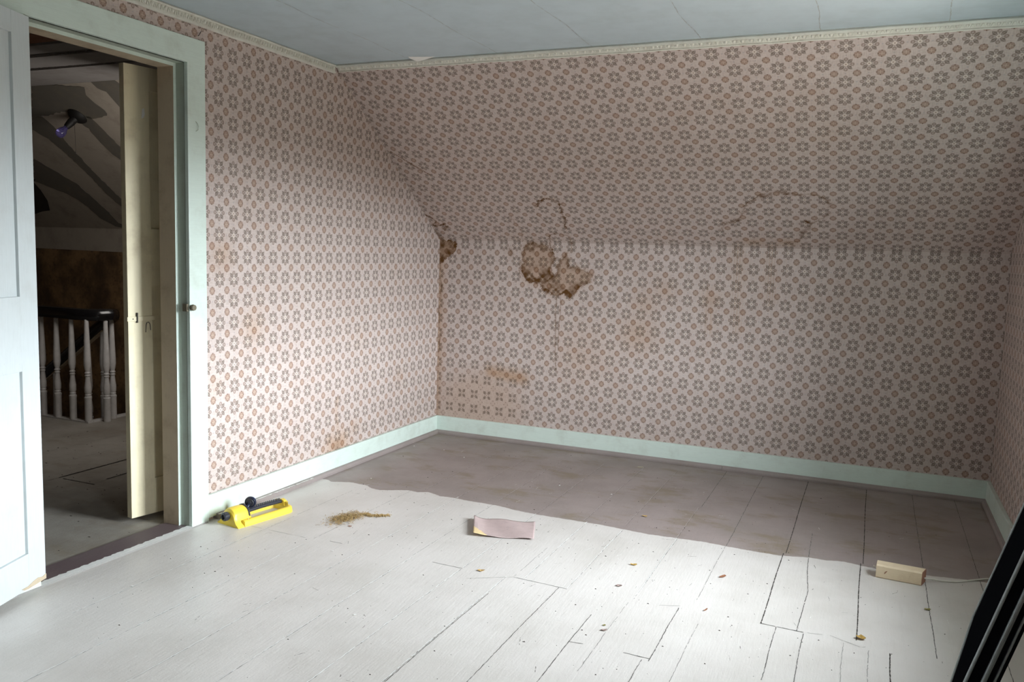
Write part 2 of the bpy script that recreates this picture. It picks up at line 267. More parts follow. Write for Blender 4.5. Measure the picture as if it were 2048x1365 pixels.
# ------------------------------------------------------------------ mesh helpers
def mesh_obj(name, verts, faces, mats, parent=None, idx=None, smooth=False, loc=None, bevel=0.0):
    me = bpy.data.meshes.new(name); me.from_pydata([tuple(map(float, v)) for v in verts], [], faces); 
    for m in (mats if isinstance(mats, (list, tuple)) else [mats]): me.materials.append(m)
    if idx is not None: me.polygons.foreach_set('material_index', idx)
    if smooth: me.polygons.foreach_set('use_smooth', [True] * len(faces))
    me.update()
    bm = bmesh.new(); bm.from_mesh(me); bmesh.ops.recalc_face_normals(bm, faces=bm.faces) if smooth or bevel else None; bm.to_mesh(me); bm.free()
    o = bpy.data.objects.new(name, me); C.objects.link(o)
    if parent: o.parent = parent
    if loc: o.location = loc
    if bevel:
        b = o.modifiers.new('bevel', 'BEVEL'); b.width = bevel; b.segments = 2; b.limit_method = 'ANGLE'; b.angle_limit = 0.7
    return o
class MB:
    def __init__(s): s.v, s.f, s.i = [], [], []
    def add(s, vs, fs, mi=0):
        n = len(s.v); s.v += [tuple(v) for v in vs]; s.f += [tuple(n + k for k in f) for f in fs]; s.i += [mi] * len(fs); return s
    def box(s, x0, x1, y0, y1, z0, z1, mi=0):
        return s.add([(x, y, z) for x in (x0, x1) for y in (y0, y1) for z in (z0, z1)],
                     [(0, 1, 3, 2), (4, 6, 7, 5), (0, 4, 5, 1), (2, 3, 7, 6), (0, 2, 6, 4), (1, 5, 7, 3)], mi)
    def prism(s, poly, axis, a, b, mi=0):
        """poly in the two other axes, extruded along axis from a to b"""
        n = len(poly)
        def P(q, t):
            if axis == 0: return (t, q[0], q[1])
            if axis == 1: return (q[0], t, q[1])
            return (q[0], q[1], t)
        vs = [P(q, a) for q in poly] + [P(q, b) for q in poly]
        return s.add(vs, [tuple(range(n))[::-1], tuple(range(n, 2 * n))] + [(i, (i + 1) % n, n + (i + 1) % n, n + i) for i in range(n)], mi)
    def sweep(s, path, prof, up=(0, 0, 1), closed_ends=True, mi=0, scale=None):
        up = Vector(up); n = len(prof); base = len(s.v); pts = [Vector(p) for p in path]
        for k, p in enumerate(pts):
            t = (pts[min(k + 1, len(pts) - 1)] - pts[max(k - 1, 0)]).normalized()
            side = t.cross(up)
            side = side.normalized() if side.length > 1e-5 else Vector((1, 0, 0)); u2 = side.cross(t).normalized()
            sc = scale[k] if scale else 1.0
            for (a, b) in prof: s.v.append(tuple(p + side * a * sc + u2 * b * sc))
        for k in range(len(pts) - 1):
            for i in range(n):
                s.f.append((base + k * n + i, base + k * n + (i + 1) % n, base + (k + 1) * n + (i + 1) % n, base + (k + 1) * n + i)); s.i.append(mi)
        if closed_ends:
            s.f.append(tuple(base + i for i in range(n))[::-1]); s.i.append(mi); s.f.append(tuple(base + (len(pts) - 1) * n + i for i in range(n))); s.i.append(mi)
        return s
    def tube(s, path, r, n=10, mi=0, scale=None):
        return s.sweep(path, [(r * math.cos(2 * PI * i / n), r * math.sin(2 * PI * i / n)) for i in range(n)], mi=mi, up=(0.031, 0.017, 0.999), scale=scale)
    def lathe(s, prof, center=(0, 0, 0), axis=(0, 0, 1), n=16, mi=0):
        ax = Vector(axis).normalized(); q = Vector((0, 0, 1)).rotation_difference(ax); c = Vector(center); base = len(s.v)
        for (r, z) in prof:
            for i in range(n):
                a = 2 * PI * i / n; s.v.append(tuple(c + q @ Vector((r * math.cos(a), r * math.sin(a), z))))
        for k in range(len(prof) - 1):
            for i in range(n): s.f.append((base + k * n + i, base + k * n + (i + 1) % n, base + (k + 1) * n + (i + 1) % n, base + (k + 1) * n + i)); s.i.append(mi)
        s.f.append(tuple(base + i for i in range(n))[::-1]); s.i.append(mi); s.f.append(tuple(base + (len(prof) - 1) * n + i for i in range(n))); s.i.append(mi)
        return s
    def build(s, name, mats, parent=None, smooth=False, bevel=0.0, loc=None):
        return mesh_obj(name, s.v, s.f, mats, parent, s.i, smooth, loc, bevel)
def autosmooth(o, ang=0.6):
    me = o.data; bm = bmesh.new(); bm.from_mesh(me)
    for f in bm.faces: f.smooth = True
    for e in bm.edges:
        if len(e.link_faces) == 2 and e.calc_face_angle(0) > ang: e.smooth = False
    bm.to_mesh(me); bm.free(); return o
def struct(o, label=None, category=None):
    o['kind'] = 'structure'
    if label: o['label'] = label
    if category: o['category'] = category
    return o
def thing(name, label, cat, loc=(0, 0, 0), rotz=0.0, group=None):
    o = bpy.data.objects.new(name, None); C.objects.link(o); o.location = loc; o.rotation_euler = (0, 0, rotz); o.empty_display_size = 0.1
    o['label'] = label; o['category'] = cat
    if group: o['group'] = group
    return o
def tag(o, label, cat, group=None, kind=None):
    o['label'] = label; o['category'] = cat
    if group: o['group'] = group
    if kind: o['kind'] = kind
    return o

# ------------------------------------------------------------------ room shell
def roof(y):
    if y > -D: return K + (H - K) * (-y) / D
    if y < -L + D: return K + (H - K) * (y + L) / D
    return H
def stain_field(U, V):
    """how strongly each water mark reaches the paper at (u, v): dark tide marks, tan washes, faded print"""
    nz = lambda f, p: np.sin(U * f + p) * np.cos(V * f * 1.13 + p * 1.7)
    du = 0.005 * nz(140, 1) + 0.004 * nz(71, 2) + 0.0035 * nz(310, 3); dv = 0.005 * nz(133, 4) + 0.004 * nz(83, 5) + 0.0035 * nz(351, 6)
    X, Y = U + du, V + dv
    var = 0.72 + 0.28 * nz(37, 2.2) + 0.25 * nz(90, 0.4)
    def dist(poly, x=X, y=Y):
        d = np.full(x.shape, 9.0)
        for (a, b), (c, e) in zip(poly[:-1], poly[1:]):
            dx, dy = c - a, e - b; l2 = dx * dx + dy * dy + 1e-9
            t = np.clip(((x - a) * dx + (y - b) * dy) / l2, 0, 1)
            d = np.minimum(d, np.hypot(x - a - t * dx, y - b - t * dy))
        return d
    def inside(poly):
        r = np.zeros(X.shape, bool); n = len(poly)
        for i in range(n):
            (x0, y0), (x1, y1) = poly[i], poly[(i + 1) % n]
            if y0 == y1: continue
            c = ((Y >= min(y0, y1)) & (Y < max(y0, y1))) & (X < (x1 - x0) * (Y - y0) / (y1 - y0) + x0); r ^= c
        return r
    dark = np.zeros(U.shape); wash = np.zeros(U.shape); fade = np.zeros(U.shape)
    def line(k, w, s, closed=False, thin=False):
        p = ST[k] + ([ST[k][0]] if closed else [])
        d = dist(p, U + du * 0.3, V + dv * 0.3) if thin else dist(p)
        np.maximum(dark, s * 1.45 * np.clip(var, 0.35, 1.1) * np.exp(-(d / (w * 0.80)) ** 2), out=dark)
        np.maximum(wash, s * 0.35 * np.exp(-(d / (w * 2.4)) ** 2), out=wash)
    for k, w, s in (('ring_a', 0.007, 0.75), ('ring_a2', 0.006, 0.55), ('tear', 0.004, 0.45), ('tear2', 0.0035, 0.4), ('mid', 0.006, 0.7), ('loop_a', 0.005, 0.7),
                    ('corner_ring', 0.007, 0.85), ('corner_low', 0.010, 0.6), ('ring_b', 0.006, 0.55), ('ring_b2', 0.006, 0.48),
                    ('dk', 0.012, 0.65), ('dk2', 0.015, 0.6), ('dk3', 0.012, 0.65), ('dk4', 0.012, 0.6), ('dk5', 0.016, 0.45), ('spot', 0.018, 0.42)): line(k, w, s)
    for k, w, s in (('drip1', 0.0040, 0.50), ('drip2', 0.0040, 0.48), ('crack', 0.0032, 0.9)): line(k, w, s, thin=True)
    for k, s in (('blob_a', 0.9), ('blob_b', 0.85)):
        ins = inside(ST[k]); d = dist(ST[k] + [ST[k][0]])
        edge = np.exp(-(d / 0.015) ** 1.3)
        low = np.clip((1.19 - V) / 0.10, 0, 1) if k == 'blob_a' else np.clip((1.09 - V) / 0.07, 0, 1)
        fill = 0.10 + 0.95 * low * np.clip(0.5 + 0.8 * nz(43, 3.0) + 0.5 * nz(97, 1.0) + 0.3 * nz(171, 2.0), 0, 1) + 0.70 * edge * np.clip(0.8 + 0.6 * nz(64, 5), 0, 1)
        dark[:] = np.where(ins, np.maximum(dark, s * 1.1 * fill), np.maximum(dark, s * 0.8 * np.exp(-(d / 0.005) ** 2)))
        wash[:] = np.where(ins, np.maximum(wash, 0.60), np.maximum(wash, 0.35 * np.exp(-(d / 0.02) ** 2)))
    top = np.exp(-((np.hypot(X - 0.70, (Y - 1.285) * 2.2)) / 0.075) ** 2); np.maximum(dark, 0.75 * top * np.clip(0.6 + nz(70, 2), 0, 1), out=dark)
    ins = inside([(0, 1.33)] + ST['corner_fill'] + [(0, 1.16)]); d = dist(ST['corner_fill'])
    dark[:] = np.where(ins, np.maximum(dark, 0.38 + 0.5 * np.clip(nz(60, 0.5), 0, 1) + 0.3 * np.exp(-(d / 0.02) ** 2)), dark); wash[:] = np.where(ins, 0.8, wash)
    for (cx, cy, r, s) in ((0.025, 1.285, 0.022, 0.8), (0.105, 1.29, 0.025, 0.7), (0.005, 1.39, 0.03, 0.6)):
        np.maximum(dark, s * np.exp(-(np.hypot(X - cx, Y - cy) / r) ** 2), out=dark)
    # crack and dirt down the corner
    cx = 0.012 + 0.008 * np.sin(V * 21) + 0.005 * np.sin(V * 57)
    cor = np.exp(-((U - cx) / 0.0045) ** 2) * (V < 1.2) * (V > 0.55) * np.clip(0.55 + 0.5 * np.sin(V * 33), 0.15, 1); np.maximum(dark, 0.75 * cor, out=dark)
    np.maximum(wash, 0.7 * np.exp(-(U / 0.045) ** 2) * (V < 1.35), out=wash)
    for k, s in (('vd1', 0.5), ('vd2', 0.45), ('vd3', 0.5)):
        np.maximum(wash, s * np.clip(0.55 + 0.45 * np.sin(U * 420), 0, 1) * np.exp(-(dist(ST[k]) / 0.035) ** 2), out=wash)
    ins = inside(ST['ring_b_in']); wash[:] = np.where(ins, wash * 0.4, wash)
    np.maximum(wash, 0.6 * np.exp(-((Y - 1.375) / 0.035) ** 2) * np.exp(-((X - 2.15) / 0.20) ** 4) * (V > K) * np.clip(0.7 + 0.5 * nz(31, 1.0), 0, 1), out=wash)
    for q, r, s in ((ST['wash_or'][0], 0.12, 0.5), (ST['wash_or2'][0], 0.06, 0.5), (ST['wash_or3'][0], 0.09, 0.35), (ST['wash_or3'][1], 0.07, 0.35), ((1.05, 0.62), 0.22, 0.25)):
        np.maximum(wash, s * np.exp(-(np.hypot(X - q[0], Y - q[1]) / r) ** 2), out=wash)
    lw = np.exp(-(np.maximum(0, np.hypot((X - 0.33) / 1.15, (Y - 0.20) * 1.1) - 0.17) / 0.13) ** 2) * (V < K)
    np.maximum(wash, 0.42 * lw, out=wash); np.maximum(fade, lw, out=fade)
    np.maximum(wash, 0.85 * np.exp(-(dist([(0.40, 0.455), (0.63, 0.43)]) / 0.05) ** 2), out=wash)
    return np.clip(dark, 0, 1), np.clip(wash, 0, 1), np.clip(fade, 0, 1)
def grid_wall(name, us, vs, point, mat, stains=None, keep=None):
    clean = lambda a: np.array([a[0]] + [q for p, q in zip(a[:-1], a[1:]) if q - p > 5e-4]); us, vs = clean(np.asarray(us, float)), clean(np.asarray(vs, float))
    U, V = np.meshgrid(us, vs, indexing='ij'); n, m = U.shape
    co = np.stack(point(U, V), -1).reshape(-1, 3)
    i = np.arange(n - 1)[:, None] * m + np.arange(m - 1)[None, :]
    f = np.stack([i, i + m, i + m + 1, i + 1], -1).reshape(-1, 4)
    me = bpy.data.meshes.new(name); me.vertices.add(len(co)); me.vertices.foreach_set('co', co.ravel().astype(np.float32))
    me.loops.add(f.size); me.loops.foreach_set('vertex_index', f.ravel().astype(np.int32)); me.polygons.add(len(f))
    me.polygons.foreach_set('loop_start', np.arange(0, f.size, 4, dtype=np.int32)); me.polygons.foreach_set('loop_total', np.full(len(f), 4, np.int32))
    me.update(); me.validate()
    uvl = me.uv_layers.new(name='paper'); vi = f.ravel()
    uvl.data.foreach_set('uv', np.stack([U.ravel()[vi], V.ravel()[vi]], -1).ravel().astype(np.float32))
    if stains:
        at = me.color_attributes.new('stain', 'FLOAT_COLOR', 'POINT'); a = np.ones((n * m, 4), np.float32)
        for k, q in enumerate(stains(U, V)): a[:, k] = q.ravel()
        at.data.foreach_set('color', a.ravel())
    me.materials.append(mat); o = bpy.data.objects.new(name, me); C.objects.link(o); return struct(o)

US = np.concatenate([np.arange(0, 1.15, 0.0028), np.arange(1.15, 1.85, 0.010), np.arange(1.85, 2.50, 0.003), np.arange(2.50, W - 0.005, 0.02), [W]])
grid_wall('wall_back', US, np.concatenate([np.arange(0, 0.5, 0.006), np.arange(0.5, K - 0.001, 0.003), [K]]), lambda U, V: (U, 0 * U, V), M['paper_back'], stain_field)
SL = math.hypot(D, H - K)
grid_wall('wall_slope_back', US, K + np.concatenate([np.arange(0, 0.5, 0.003), np.arange(0.5, SL - 0.003, 0.008), [SL]]), lambda U, V: (U, -(V - K) / SL * D, K + (V - K) / SL * (H - K)), M['paper_slope'], stain_field)

def left_stain(U, V):
    nz = lambda f, p: np.sin(U * f + p) * np.cos(V * f * 1.1 + p)
    wash = 0.85 * np.exp(-(np.hypot((U + 1.16) / 1.5, V - 0.15 + 0.02 * nz(40, 1)) / 0.075) ** 2)
    wash = np.maximum(wash, 0.45 * np.exp(-((U + 1.16 + 0.02 * nz(20, 2)) / 0.02) ** 2) * (V < 0.42))
    for (a, b, r, s) in ((-2.05, 1.20, 0.07, 0.5), (-1.85, 0.86, 0.08, 0.45), (-1.0, 0.22, 0.05, 0.4), (-2.1, 0.6, 0.05, 0.25), (-0.5, 0.45, 0.05, 0.3)):
        wash = np.maximum(wash, s * np.exp(-(np.hypot(U - a + 0.01 * nz(60, 1), V - b) / r) ** 2))
    dark = 0.5 * np.exp(-((U + 0.004) / 0.006) ** 2) * np.clip(np.sin(V * 31) + 0.4 * np.sin(V * 77), 0, 1) * (V < 1.3)
    for s in (np.exp(-(np.hypot(U + 1.16, V - 0.126) / 0.035) ** 2), np.exp(-(np.hypot(U + 0.98, V - 0.124) / 0.02) ** 2)): dark = np.maximum(dark, 0.28 * s)
    return dark, wash, 0 * U
def col_wall(name, x, ys, zb, zt, mat, nz=60, stains=None):
    Y = np.array(ys); vs = np.linspace(0, 1, nz)
    o = grid_wall(name, Y, vs, lambda U, V: (0 * U + x, U, np.vectorize(zb)(U) * (1 - V) + np.vectorize(zt)(U) * V), mat)
    me = o.data; n = len(me.vertices); co = np.zeros(n * 3, np.float32); me.vertices.foreach_get('co', co); co = co.reshape(-1, 3)
    vi = np.zeros(len(me.loops), np.int32); me.loops.foreach_get('vertex_index', vi)
    me.uv_layers['paper'].data.foreach_set('uv', co[vi][:, 1:].ravel())
    if stains:
        at = me.color_attributes.new('stain', 'FLOAT_COLOR', 'POINT'); a = np.ones((n, 4), np.float32)
        for k, q in enumerate(stains(co[:, 1], co[:, 2])): a[:, k] = q
        at.data.foreach_set('color', a.ravel())
    return o
def join_wall(objs, name):
    ctx = {'active_object': objs[0], 'selected_editable_objects': objs, 'selected_objects': objs, 'object': objs[0]}
    with bpy.context.temp_override(**ctx): bpy.ops.object.join()
    objs[0].name = name; return objs[0]
YO0, YO1, ZO = -3.00, -2.27, 2.0      # the doorway in the left wall
zero = lambda y: 0.0
none3 = lambda U, V: (0 * U, 0 * U, 0 * U)
a = col_wall('wl_a', 0.0, sorted(set(list(np.linspace(YO1, -D, 130)) + list(np.linspace(-D, 0, 160)))), zero, roof, M['paper_left'], 240, left_stain)
b = col_wall('wl_b', 0.0, list(np.linspace(YO0, YO1, 8)), lambda y: ZO, roof, M['paper_left'], 6, none3)
c_ = col_wall('wl_c', 0.0, list(np.linspace(-L, -L + D, 12)) + list(np.linspace(-L + D, YO0, 20))[1:], zero, roof, M['paper_left'], 12, none3)
join_wall([a, b, c_], 'wall_left')
col_wall('wl_h', -T, list(np.linspace(YO1, -D, 12)) + list(np.linspace(-D, 0, 12))[1:], zero, roof, M['hall_plaster'], 6)
h1 = bpy.data.objects['wl_h']
h2 = col_wall('wl_h2', -T, [YO0, YO1], lambda y: ZO, roof, M['hall_plaster'], 4); h3 = col_wall('wl_h3', -T, [-L, -L + D, YO0], zero, roof, M['hall_plaster'], 4)
join_wall([h1, h2, h3], 'wall_left_hall_side')

# right gable wall with its two windows
mb = MB()
cols = [-L, -L + D, WIN[1][0], WIN[1][1], WIN[0][0], WIN[0][1], -D, 0.0]
for x in (W, W + WT):
    for y0, y1 in zip(cols[:-1], cols[1:]):
        w = next((q for q in WIN if abs(q[0] - y0) < 1e-6), None)
        if w: mb.add([(x, y0, 0), (x, y1, 0), (x, y1, w[2]), (x, y0, w[2])], [(0, 1, 2, 3)]); mb.add([(x, y0, w[3]), (x, y1, w[3]), (x, y1, roof(y1)), (x, y0, roof(y0))], [(0, 1, 2, 3)])
        else: mb.add([(x, y0, 0), (x, y1, 0), (x, y1, roof(y1)), (x, y0, roof(y0))], [(0, 1, 2, 3)])
wr = mb.build('wall_right', M['paper_back']); uvl = wr.data.uv_layers.new(name='paper')
for lp in wr.data.loops:
    co = wr.data.vertices[lp.vertex_index].co; uvl.data[lp.index].uv = (co.y, co.z)
struct(wr)
for n, (y0, y1, z0, z1) in enumerate(WIN):
    wroot = bpy.data.objects.new('window_%d' % (n + 1), None); C.objects.link(wroot); struct(wroot)
    m = MB(); m.box(W - 0.008, W + WT, y0 - 0.09, y0, z0 - 0.02, z1 + 0.09); m.box(W - 0.008, W + WT, y1, y1 + 0.09, z0 - 0.02, z1 + 0.09); m.box(W - 0.008, W + WT, y0, y1, z1, z1 + 0.09)
    m.box(W - 0.03, W + WT, y0 - 0.10, y1 + 0.10, z0 - 0.04, z0); m.build('window_frame', M['mint'], wroot, bevel=0.002)
    m = MB(); zm = (z0 + z1) / 2
    for (a0, a1, x) in ((z0, zm + 0.02, W + 0.02), (zm - 0.02, z1, W + 0.045)):
        m.box(x, x + 0.022, y0, y0 + 0.03, a0, a1); m.box(x, x + 0.022, y1 - 0.03, y1, a0, a1); m.box(x, x + 0.022, y0, y1, a0, a0 + 0.03); m.box(x, x + 0.022, y0, y1, a1 - 0.03, a1)
        m.box(x + 0.004, x + 0.018, (y0 + y1) / 2 - 0.01, (y0 + y1) / 2 + 0.01, a0, a1)
    m.build('sash', M['mint'], wroot, bevel=0.002)
    for px_, a0, a1 in ((W + 0.031, z0 + 0.02, zm), (W + 0.056, zm, z1 - 0.02)):
        m = MB(); m.add([(px_, y0 + 0.02, a0), (px_, y1 - 0.02, a0), (px_, y1 - 0.02, a1), (px_, y0 + 0.02, a1)], [(0, 1, 2, 3)]); m.build('pane', M['glass'], wroot)

# ceiling, far slope and front knee wall (behind the camera)
m = MB(); m.box(0, W, -L + D, -D, H, H + 0.02)
for x in (0.47, 0.9475, 1.436, 1.928, 2.432, 2.896):
    pts = [(-D - 0.005 - k * 0.02, x + 0.006 * math.sin(k * 0.21 + x * 7) + rnd.uniform(-0.0012, 0.0012)) for k in range(150)]
    for (ya, xa), (yb, xb) in zip(pts[:-1], pts[1:]):
        w = rnd.uniform(0.0004, 0.0022)
        m.add([(xa - w, ya, H - 0.0008), (xa + w, ya, H - 0.0008), (xb + w, yb, H - 0.0008), (xb - w, yb, H - 0.0008)], [(0, 1, 2, 3)], 1)
m.add([(0.485, -1.27, H - 0.001), (0.62, -1.235, H - 0.001), (0.52, -1.235, H - 0.02), (0.49, -1.262, H - 0.008)], [(0, 1, 2), (0, 2, 3)], 2)
struct(m.build('ceiling', [M['ceiling'], M['ceil_seam'], M['chip_white']]))
m = MB(); m.add([(0, -L, 0), (W, -L, 0), (W, -L, K), (0, -L, K), (W, -L + D, H), (0, -L + D, H)], [(0, 1, 2, 3), (3, 2, 4, 5)])
wf = m.build('wall_front', M['paper_back']); uvl = wf.data.uv_layers.new(name='paper')
for lp in wf.data.loops:
    co = wf.data.vertices[lp.vertex_index].co; uvl.data[lp.index].uv = (co.x, co.z)
struct(wf)

# ------------------------------------------------------------------ floor
def boundary(x):
    for (xa, ya), (xb, yb) in zip(BD[:-1], BD[1:]):
        if xa <= x <= xb: return ya + (yb - ya) * (x - xa) / (xb - xa)
    return BD[0][1] if x < BD[0][0] else BD[-1][1]
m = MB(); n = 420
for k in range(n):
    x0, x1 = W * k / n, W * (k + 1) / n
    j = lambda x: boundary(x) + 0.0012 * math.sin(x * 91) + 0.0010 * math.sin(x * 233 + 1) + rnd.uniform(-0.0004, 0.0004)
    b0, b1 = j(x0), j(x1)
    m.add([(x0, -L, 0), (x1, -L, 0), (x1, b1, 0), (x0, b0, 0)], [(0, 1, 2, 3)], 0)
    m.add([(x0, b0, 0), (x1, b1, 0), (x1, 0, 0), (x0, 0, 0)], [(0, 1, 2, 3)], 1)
def gap(m, pts, wmin, wmax, mi, z=0.0007, skip=0.0, stepl=0.012, wob=0.0012):
    for (xa, ya), (xb, yb) in zip(pts[:-1], pts[1:]):
        l = math.hypot(xb - xa, yb - ya); ns = max(1, int(l / stepl)); nx, ny = -(yb - ya) / l, (xb - xa) / l
        row = []
        for k in range(ns + 1):
            t = k / ns; w = rnd.uniform(wmin, wmax); o = rnd.uniform(-wob, wob)
            row.append((xa + (xb - xa) * t + nx * o, ya + (yb - ya) * t + ny * o, w))
        for k in range(ns):
            if rnd.random() < skip: continue
            (x0, y0, w0), (x1, y1, w1) = row[k], row[k + 1]
            m.add([(x0 - nx * w0, y0 - ny * w0, z), (x0 + nx * w0, y0 + ny * w0, z), (x1 + nx * w1, y1 + ny * w1, z), (x1 - nx * w1, y1 - ny * w1, z)], [(0, 1, 2, 3)], mi)
DK, SF, LT, GM, RM = 2, 3, 4, 5, 6
def seam(pts, kind):
    if kind == 'd': gap(m, pts, 0.0009, 0.0023, DK, skip=0.03, stepl=0.007, wob=0.0004)
    if kind == 'm': gap(m, pts, 0.0004, 0.0010, DK, skip=0.10); gap(m, pts, 0.0008, 0.0016, SF, z=0.0004, skip=0.05)
    if kind == 'f': gap(m, pts, 0.0004, 0.0012, SF, skip=0.15)
    if kind == 'g': gap(m, pts, 0.0003, 0.0010, GM, skip=0.12); gap(m, [(x - 0.0022, y) for x, y in pts], 0.0004, 0.0016, RM, z=0.0008, skip=0.12)
    if kind == 'w':
        gap(m, pts, 0.0006, 0.0020, LT, z=0.0009, skip=0.06); gap(m, [(x + 0.0024, y) for x, y in pts], 0.0002, 0.0009, SF, z=0.0006, skip=0.2); gap(m, [(x + 0.0026, y) for x, y in pts], 0.0002, 0.0010, DK, z=0.0007, skip=0.80)
SE = [(0.30, -3.1, -1.9, 'w'), (0.30, -1.9, -1.45, 'f'), (0.565, -3.6, -2.2, 'w'), (0.565, -2.13, -1.3, 'f'), (0.822, -3.4, -2.13, 'w'), (0.83, -2.1, -1.28, 'w'), (0.835, -1.28, -0.35, 'g'), (0.62, -1.26, -0.35, 'g'),
      (1.045, -3.4, -2.12, 'w'), (1.04, -2.1, -1.30, 'f'), (1.04, -1.25, -0.30, 'g'), (1.28, -3.2, -2.14, 'w'), (1.282, -2.12, -1.34, 'w'), (1.29, -1.34, -0.25, 'g'),
      (1.4705, -3.3, -2.12, 'w'), (1.478, -3.3, -2.3, 'm'), (1.50, -2.11, -1.75, 'f'), (1.541, -2.1, -1.34, 'w'), (1.525, -1.33, -0.2, 'g'), (1.692, -3.1, -2.13, 'm'), (1.722, -2.12, -1.36, 'w'), (1.72, -1.3, -0.2, 'g'),
      (1.876, -2.9, -2.3, 'm'), (1.964, -2.7, -2.14, 'f'), (1.973, -2.10, -1.36, 'w'), (1.973, -1.36, -0.85, 'g'), (1.982, -0.85, -0.05, 'm'), (2.142, -2.54, -2.10, 'm'), (2.12, -2.7, -2.54, 'm'), (2.23, -2.7, -2.2, 'f'),
      (2.187, -2.0, -1.36, 'f'), (2.19, -1.36, -0.05, 'm'), (2.4275, -2.094, -1.33, 'd'), (2.438, -1.33, -0.04, 'd'), (2.478, -2.5, -2.10, 'm'), (2.5675, -2.5, -2.11, 'm'),
      (2.735, -2.08, -1.3, 'd'), (2.745, -1.3, -0.05, 'd'), (2.695, -2.5, -2.12, 'f'), (2.772, -2.5, -2.14, 'f'), (2.836, -2.5, -2.13, 'd'), (2.975, -2.1, -1.32, 'm'), (2.975, -1.32, -0.03, 'm'), (3.18, -2.6, -0.03, 'm')]
for x, y0, y1, k in SE: seam([(x + 0.001 * math.sin(i * 1.3), y0 + (y1 - y0) * i / 6) for i in range(7)], k)
seam([(2.545, -2.10), (2.55, -1.95), (2.556, -1.72), (2.538, -1.5), (2.53, -1.3), (2.524, -0.99)], 'm')
for p, k in zip(XS, 'fmmfmmfff'): seam([tuple(q) for q in p], k)
seam([(2.4246, -2.0944), (2.5686, -2.0998)], 'd'); seam([(1.4996, -2.116), (1.7248, -2.1284)], 'm'); seam([(2.1, -2.522), (2.144, -2.524)], 'm')
# scratches and scuffs
for k in range(150):
    x, y = rnd.uniform(0.3, 3.1), rnd.uniform(-3.3, -0.3); a = rnd.gauss(PI / 2, 0.35) if rnd.random() < 0.6 else rnd.uniform(0, PI); l = rnd.uniform(0.008, 0.05)
    gap(m, [(x, y), (x + l * math.cos(a), y + l * math.sin(a))], 0.0003, 0.001, rnd.choice([SF, LT, LT, DK] if y < -1.4 else [SF, SF, LT]), skip=0.2, stepl=0.006)
fl = m.build('floor', [M['floor'], M['floor_old'], M['seam_dark'], M['seam_soft'], M['seam_light'], M['seam_mauve'], M['ridge_mauve']]); struct(fl)

# hall floor with the stair well cut out, threshold board
m = MB()
m.box(-T, -5.2 + 0, -L, -0.975, -0.05, -0.001); m.box(-T, -2.165, -0.975, 0, -0.05, -0.001)
for x in (-0.40, -0.66, -0.92, -1.16, -1.42, -1.70, -1.95, -2.2, -2.45, -2.7):
    gap(m, [(x, -3.2), (x, -1.02)], 0.0004, 0.0018, rnd.choice([1, 2, 2]), skip=0.3)
gap(m, [(-1.16, -2.0), (-1.17, -1.45)], 0.004, 0.008, 1); gap(m, [(-1.13, -2.0), (-0.9, -2.0)], 0.002, 0.004, 1); gap(m, [(-0.93, -1.9), (-0.95, -1.45)], 0.003, 0.006, 1)
struct(m.build('floor_hall', [M['floor_hall'], M['seam_dark'], M['seam_soft']]))
m = MB(); m.box(-T, 0.004, YO0 - 0.05, YO1 + 0.01, -0.004, 0.006)
for k in range(90):
    y0 = YO0 - 0.25 + k * 0.0125 * 0.95; ya = y0 + 0.0125
    if ya > -2.15: break
    wj = lambda y: 0.003 + 0.006 * abs(math.sin(y * 61)) + 0.003 * math.sin(y * 190)
    m.add([(-wj(y0), y0, 0.0072), (0.024, y0, 0.0062), (0.024, ya, 0.0062), (-wj(ya), ya, 0.0072)], [(0, 1, 2, 3)], 1)
    m.add([(0.024, y0, 0.0062), (0.027, y0, 0.0), (0.027, ya, 0.0), (0.024, ya, 0.0062)], [(0, 1, 2, 3)], 2)
struct(m.build('trim_1', [M['threshold'], M['seam_light'], M['seam_soft']]), 'purple brown threshold board in the doorway', 'threshold')

# ------------------------------------------------------------------ baseboards and shoe moulding
BH, BT, SH, ST_ = 0.1214, 0.018, 0.026, 0.034
def base(name, parts): 
    m = MB()
    for p in parts: m.box(*p)
    return struct(m.build(name, M['mint'], bevel=0.002))
base('baseboard_left', [(0, BT, -2.1686, 0, SH * 0.6, BH)])
base('baseboard_back', [(BT, W - BT, -BT, 0, SH * 0.6, BH)])
base('baseboard_right', [(W - BT, W, -L, 0, SH * 0.6, BH)])
base('baseboard_left_front', [(0, BT, -L, -3.12, 0, BH)])
base('baseboard_front', [(BT, W - BT, -L, -L + BT, 0, BH)])
for nm, path in (('trim_2', [(0.017, -2.12, 0), (0.017, -0.017, 0)]), ('trim_3', [(0.018, -0.017, 0), (1.95, -0.017, 0)]), ('trim_4', [(1.952, -0.018, 0), (W - 0.017, -0.018, 0)]), ('trim_5', [(W - 0.017, -0.02, 0), (W - 0.017, -L + 0.02, 0)])):
    m = MB(); s = -1 if nm != 'trim_2' else 1
    prof = [(-0.017, 0.0005), (0.019, 0.0005), (0.020, 0.012), (0.014, 0.022), (0.002, SH), (-0.017, SH)]
    (xa, ya, _), (xb, yb, _) = path; ns = 60
    pts = [(xa + (xb - xa) * k / ns, ya + (yb - ya) * k / ns, 0) for k in range(ns + 1)]
    m.sweep(pts, prof)
    struct(m.build(nm, M['shoe']))
    if nm == 'trim_2':      # lighter paint smeared along the near end
        mm = MB(); gap(mm, [(0.030, -2.12), (0.034, -1.42)], 0.002, 0.008, 0, z=0.0235, wob=0.003, skip=0.05)
        o = mm.build('paint_smear', M['floor'], bpy.data.objects['trim_2'])

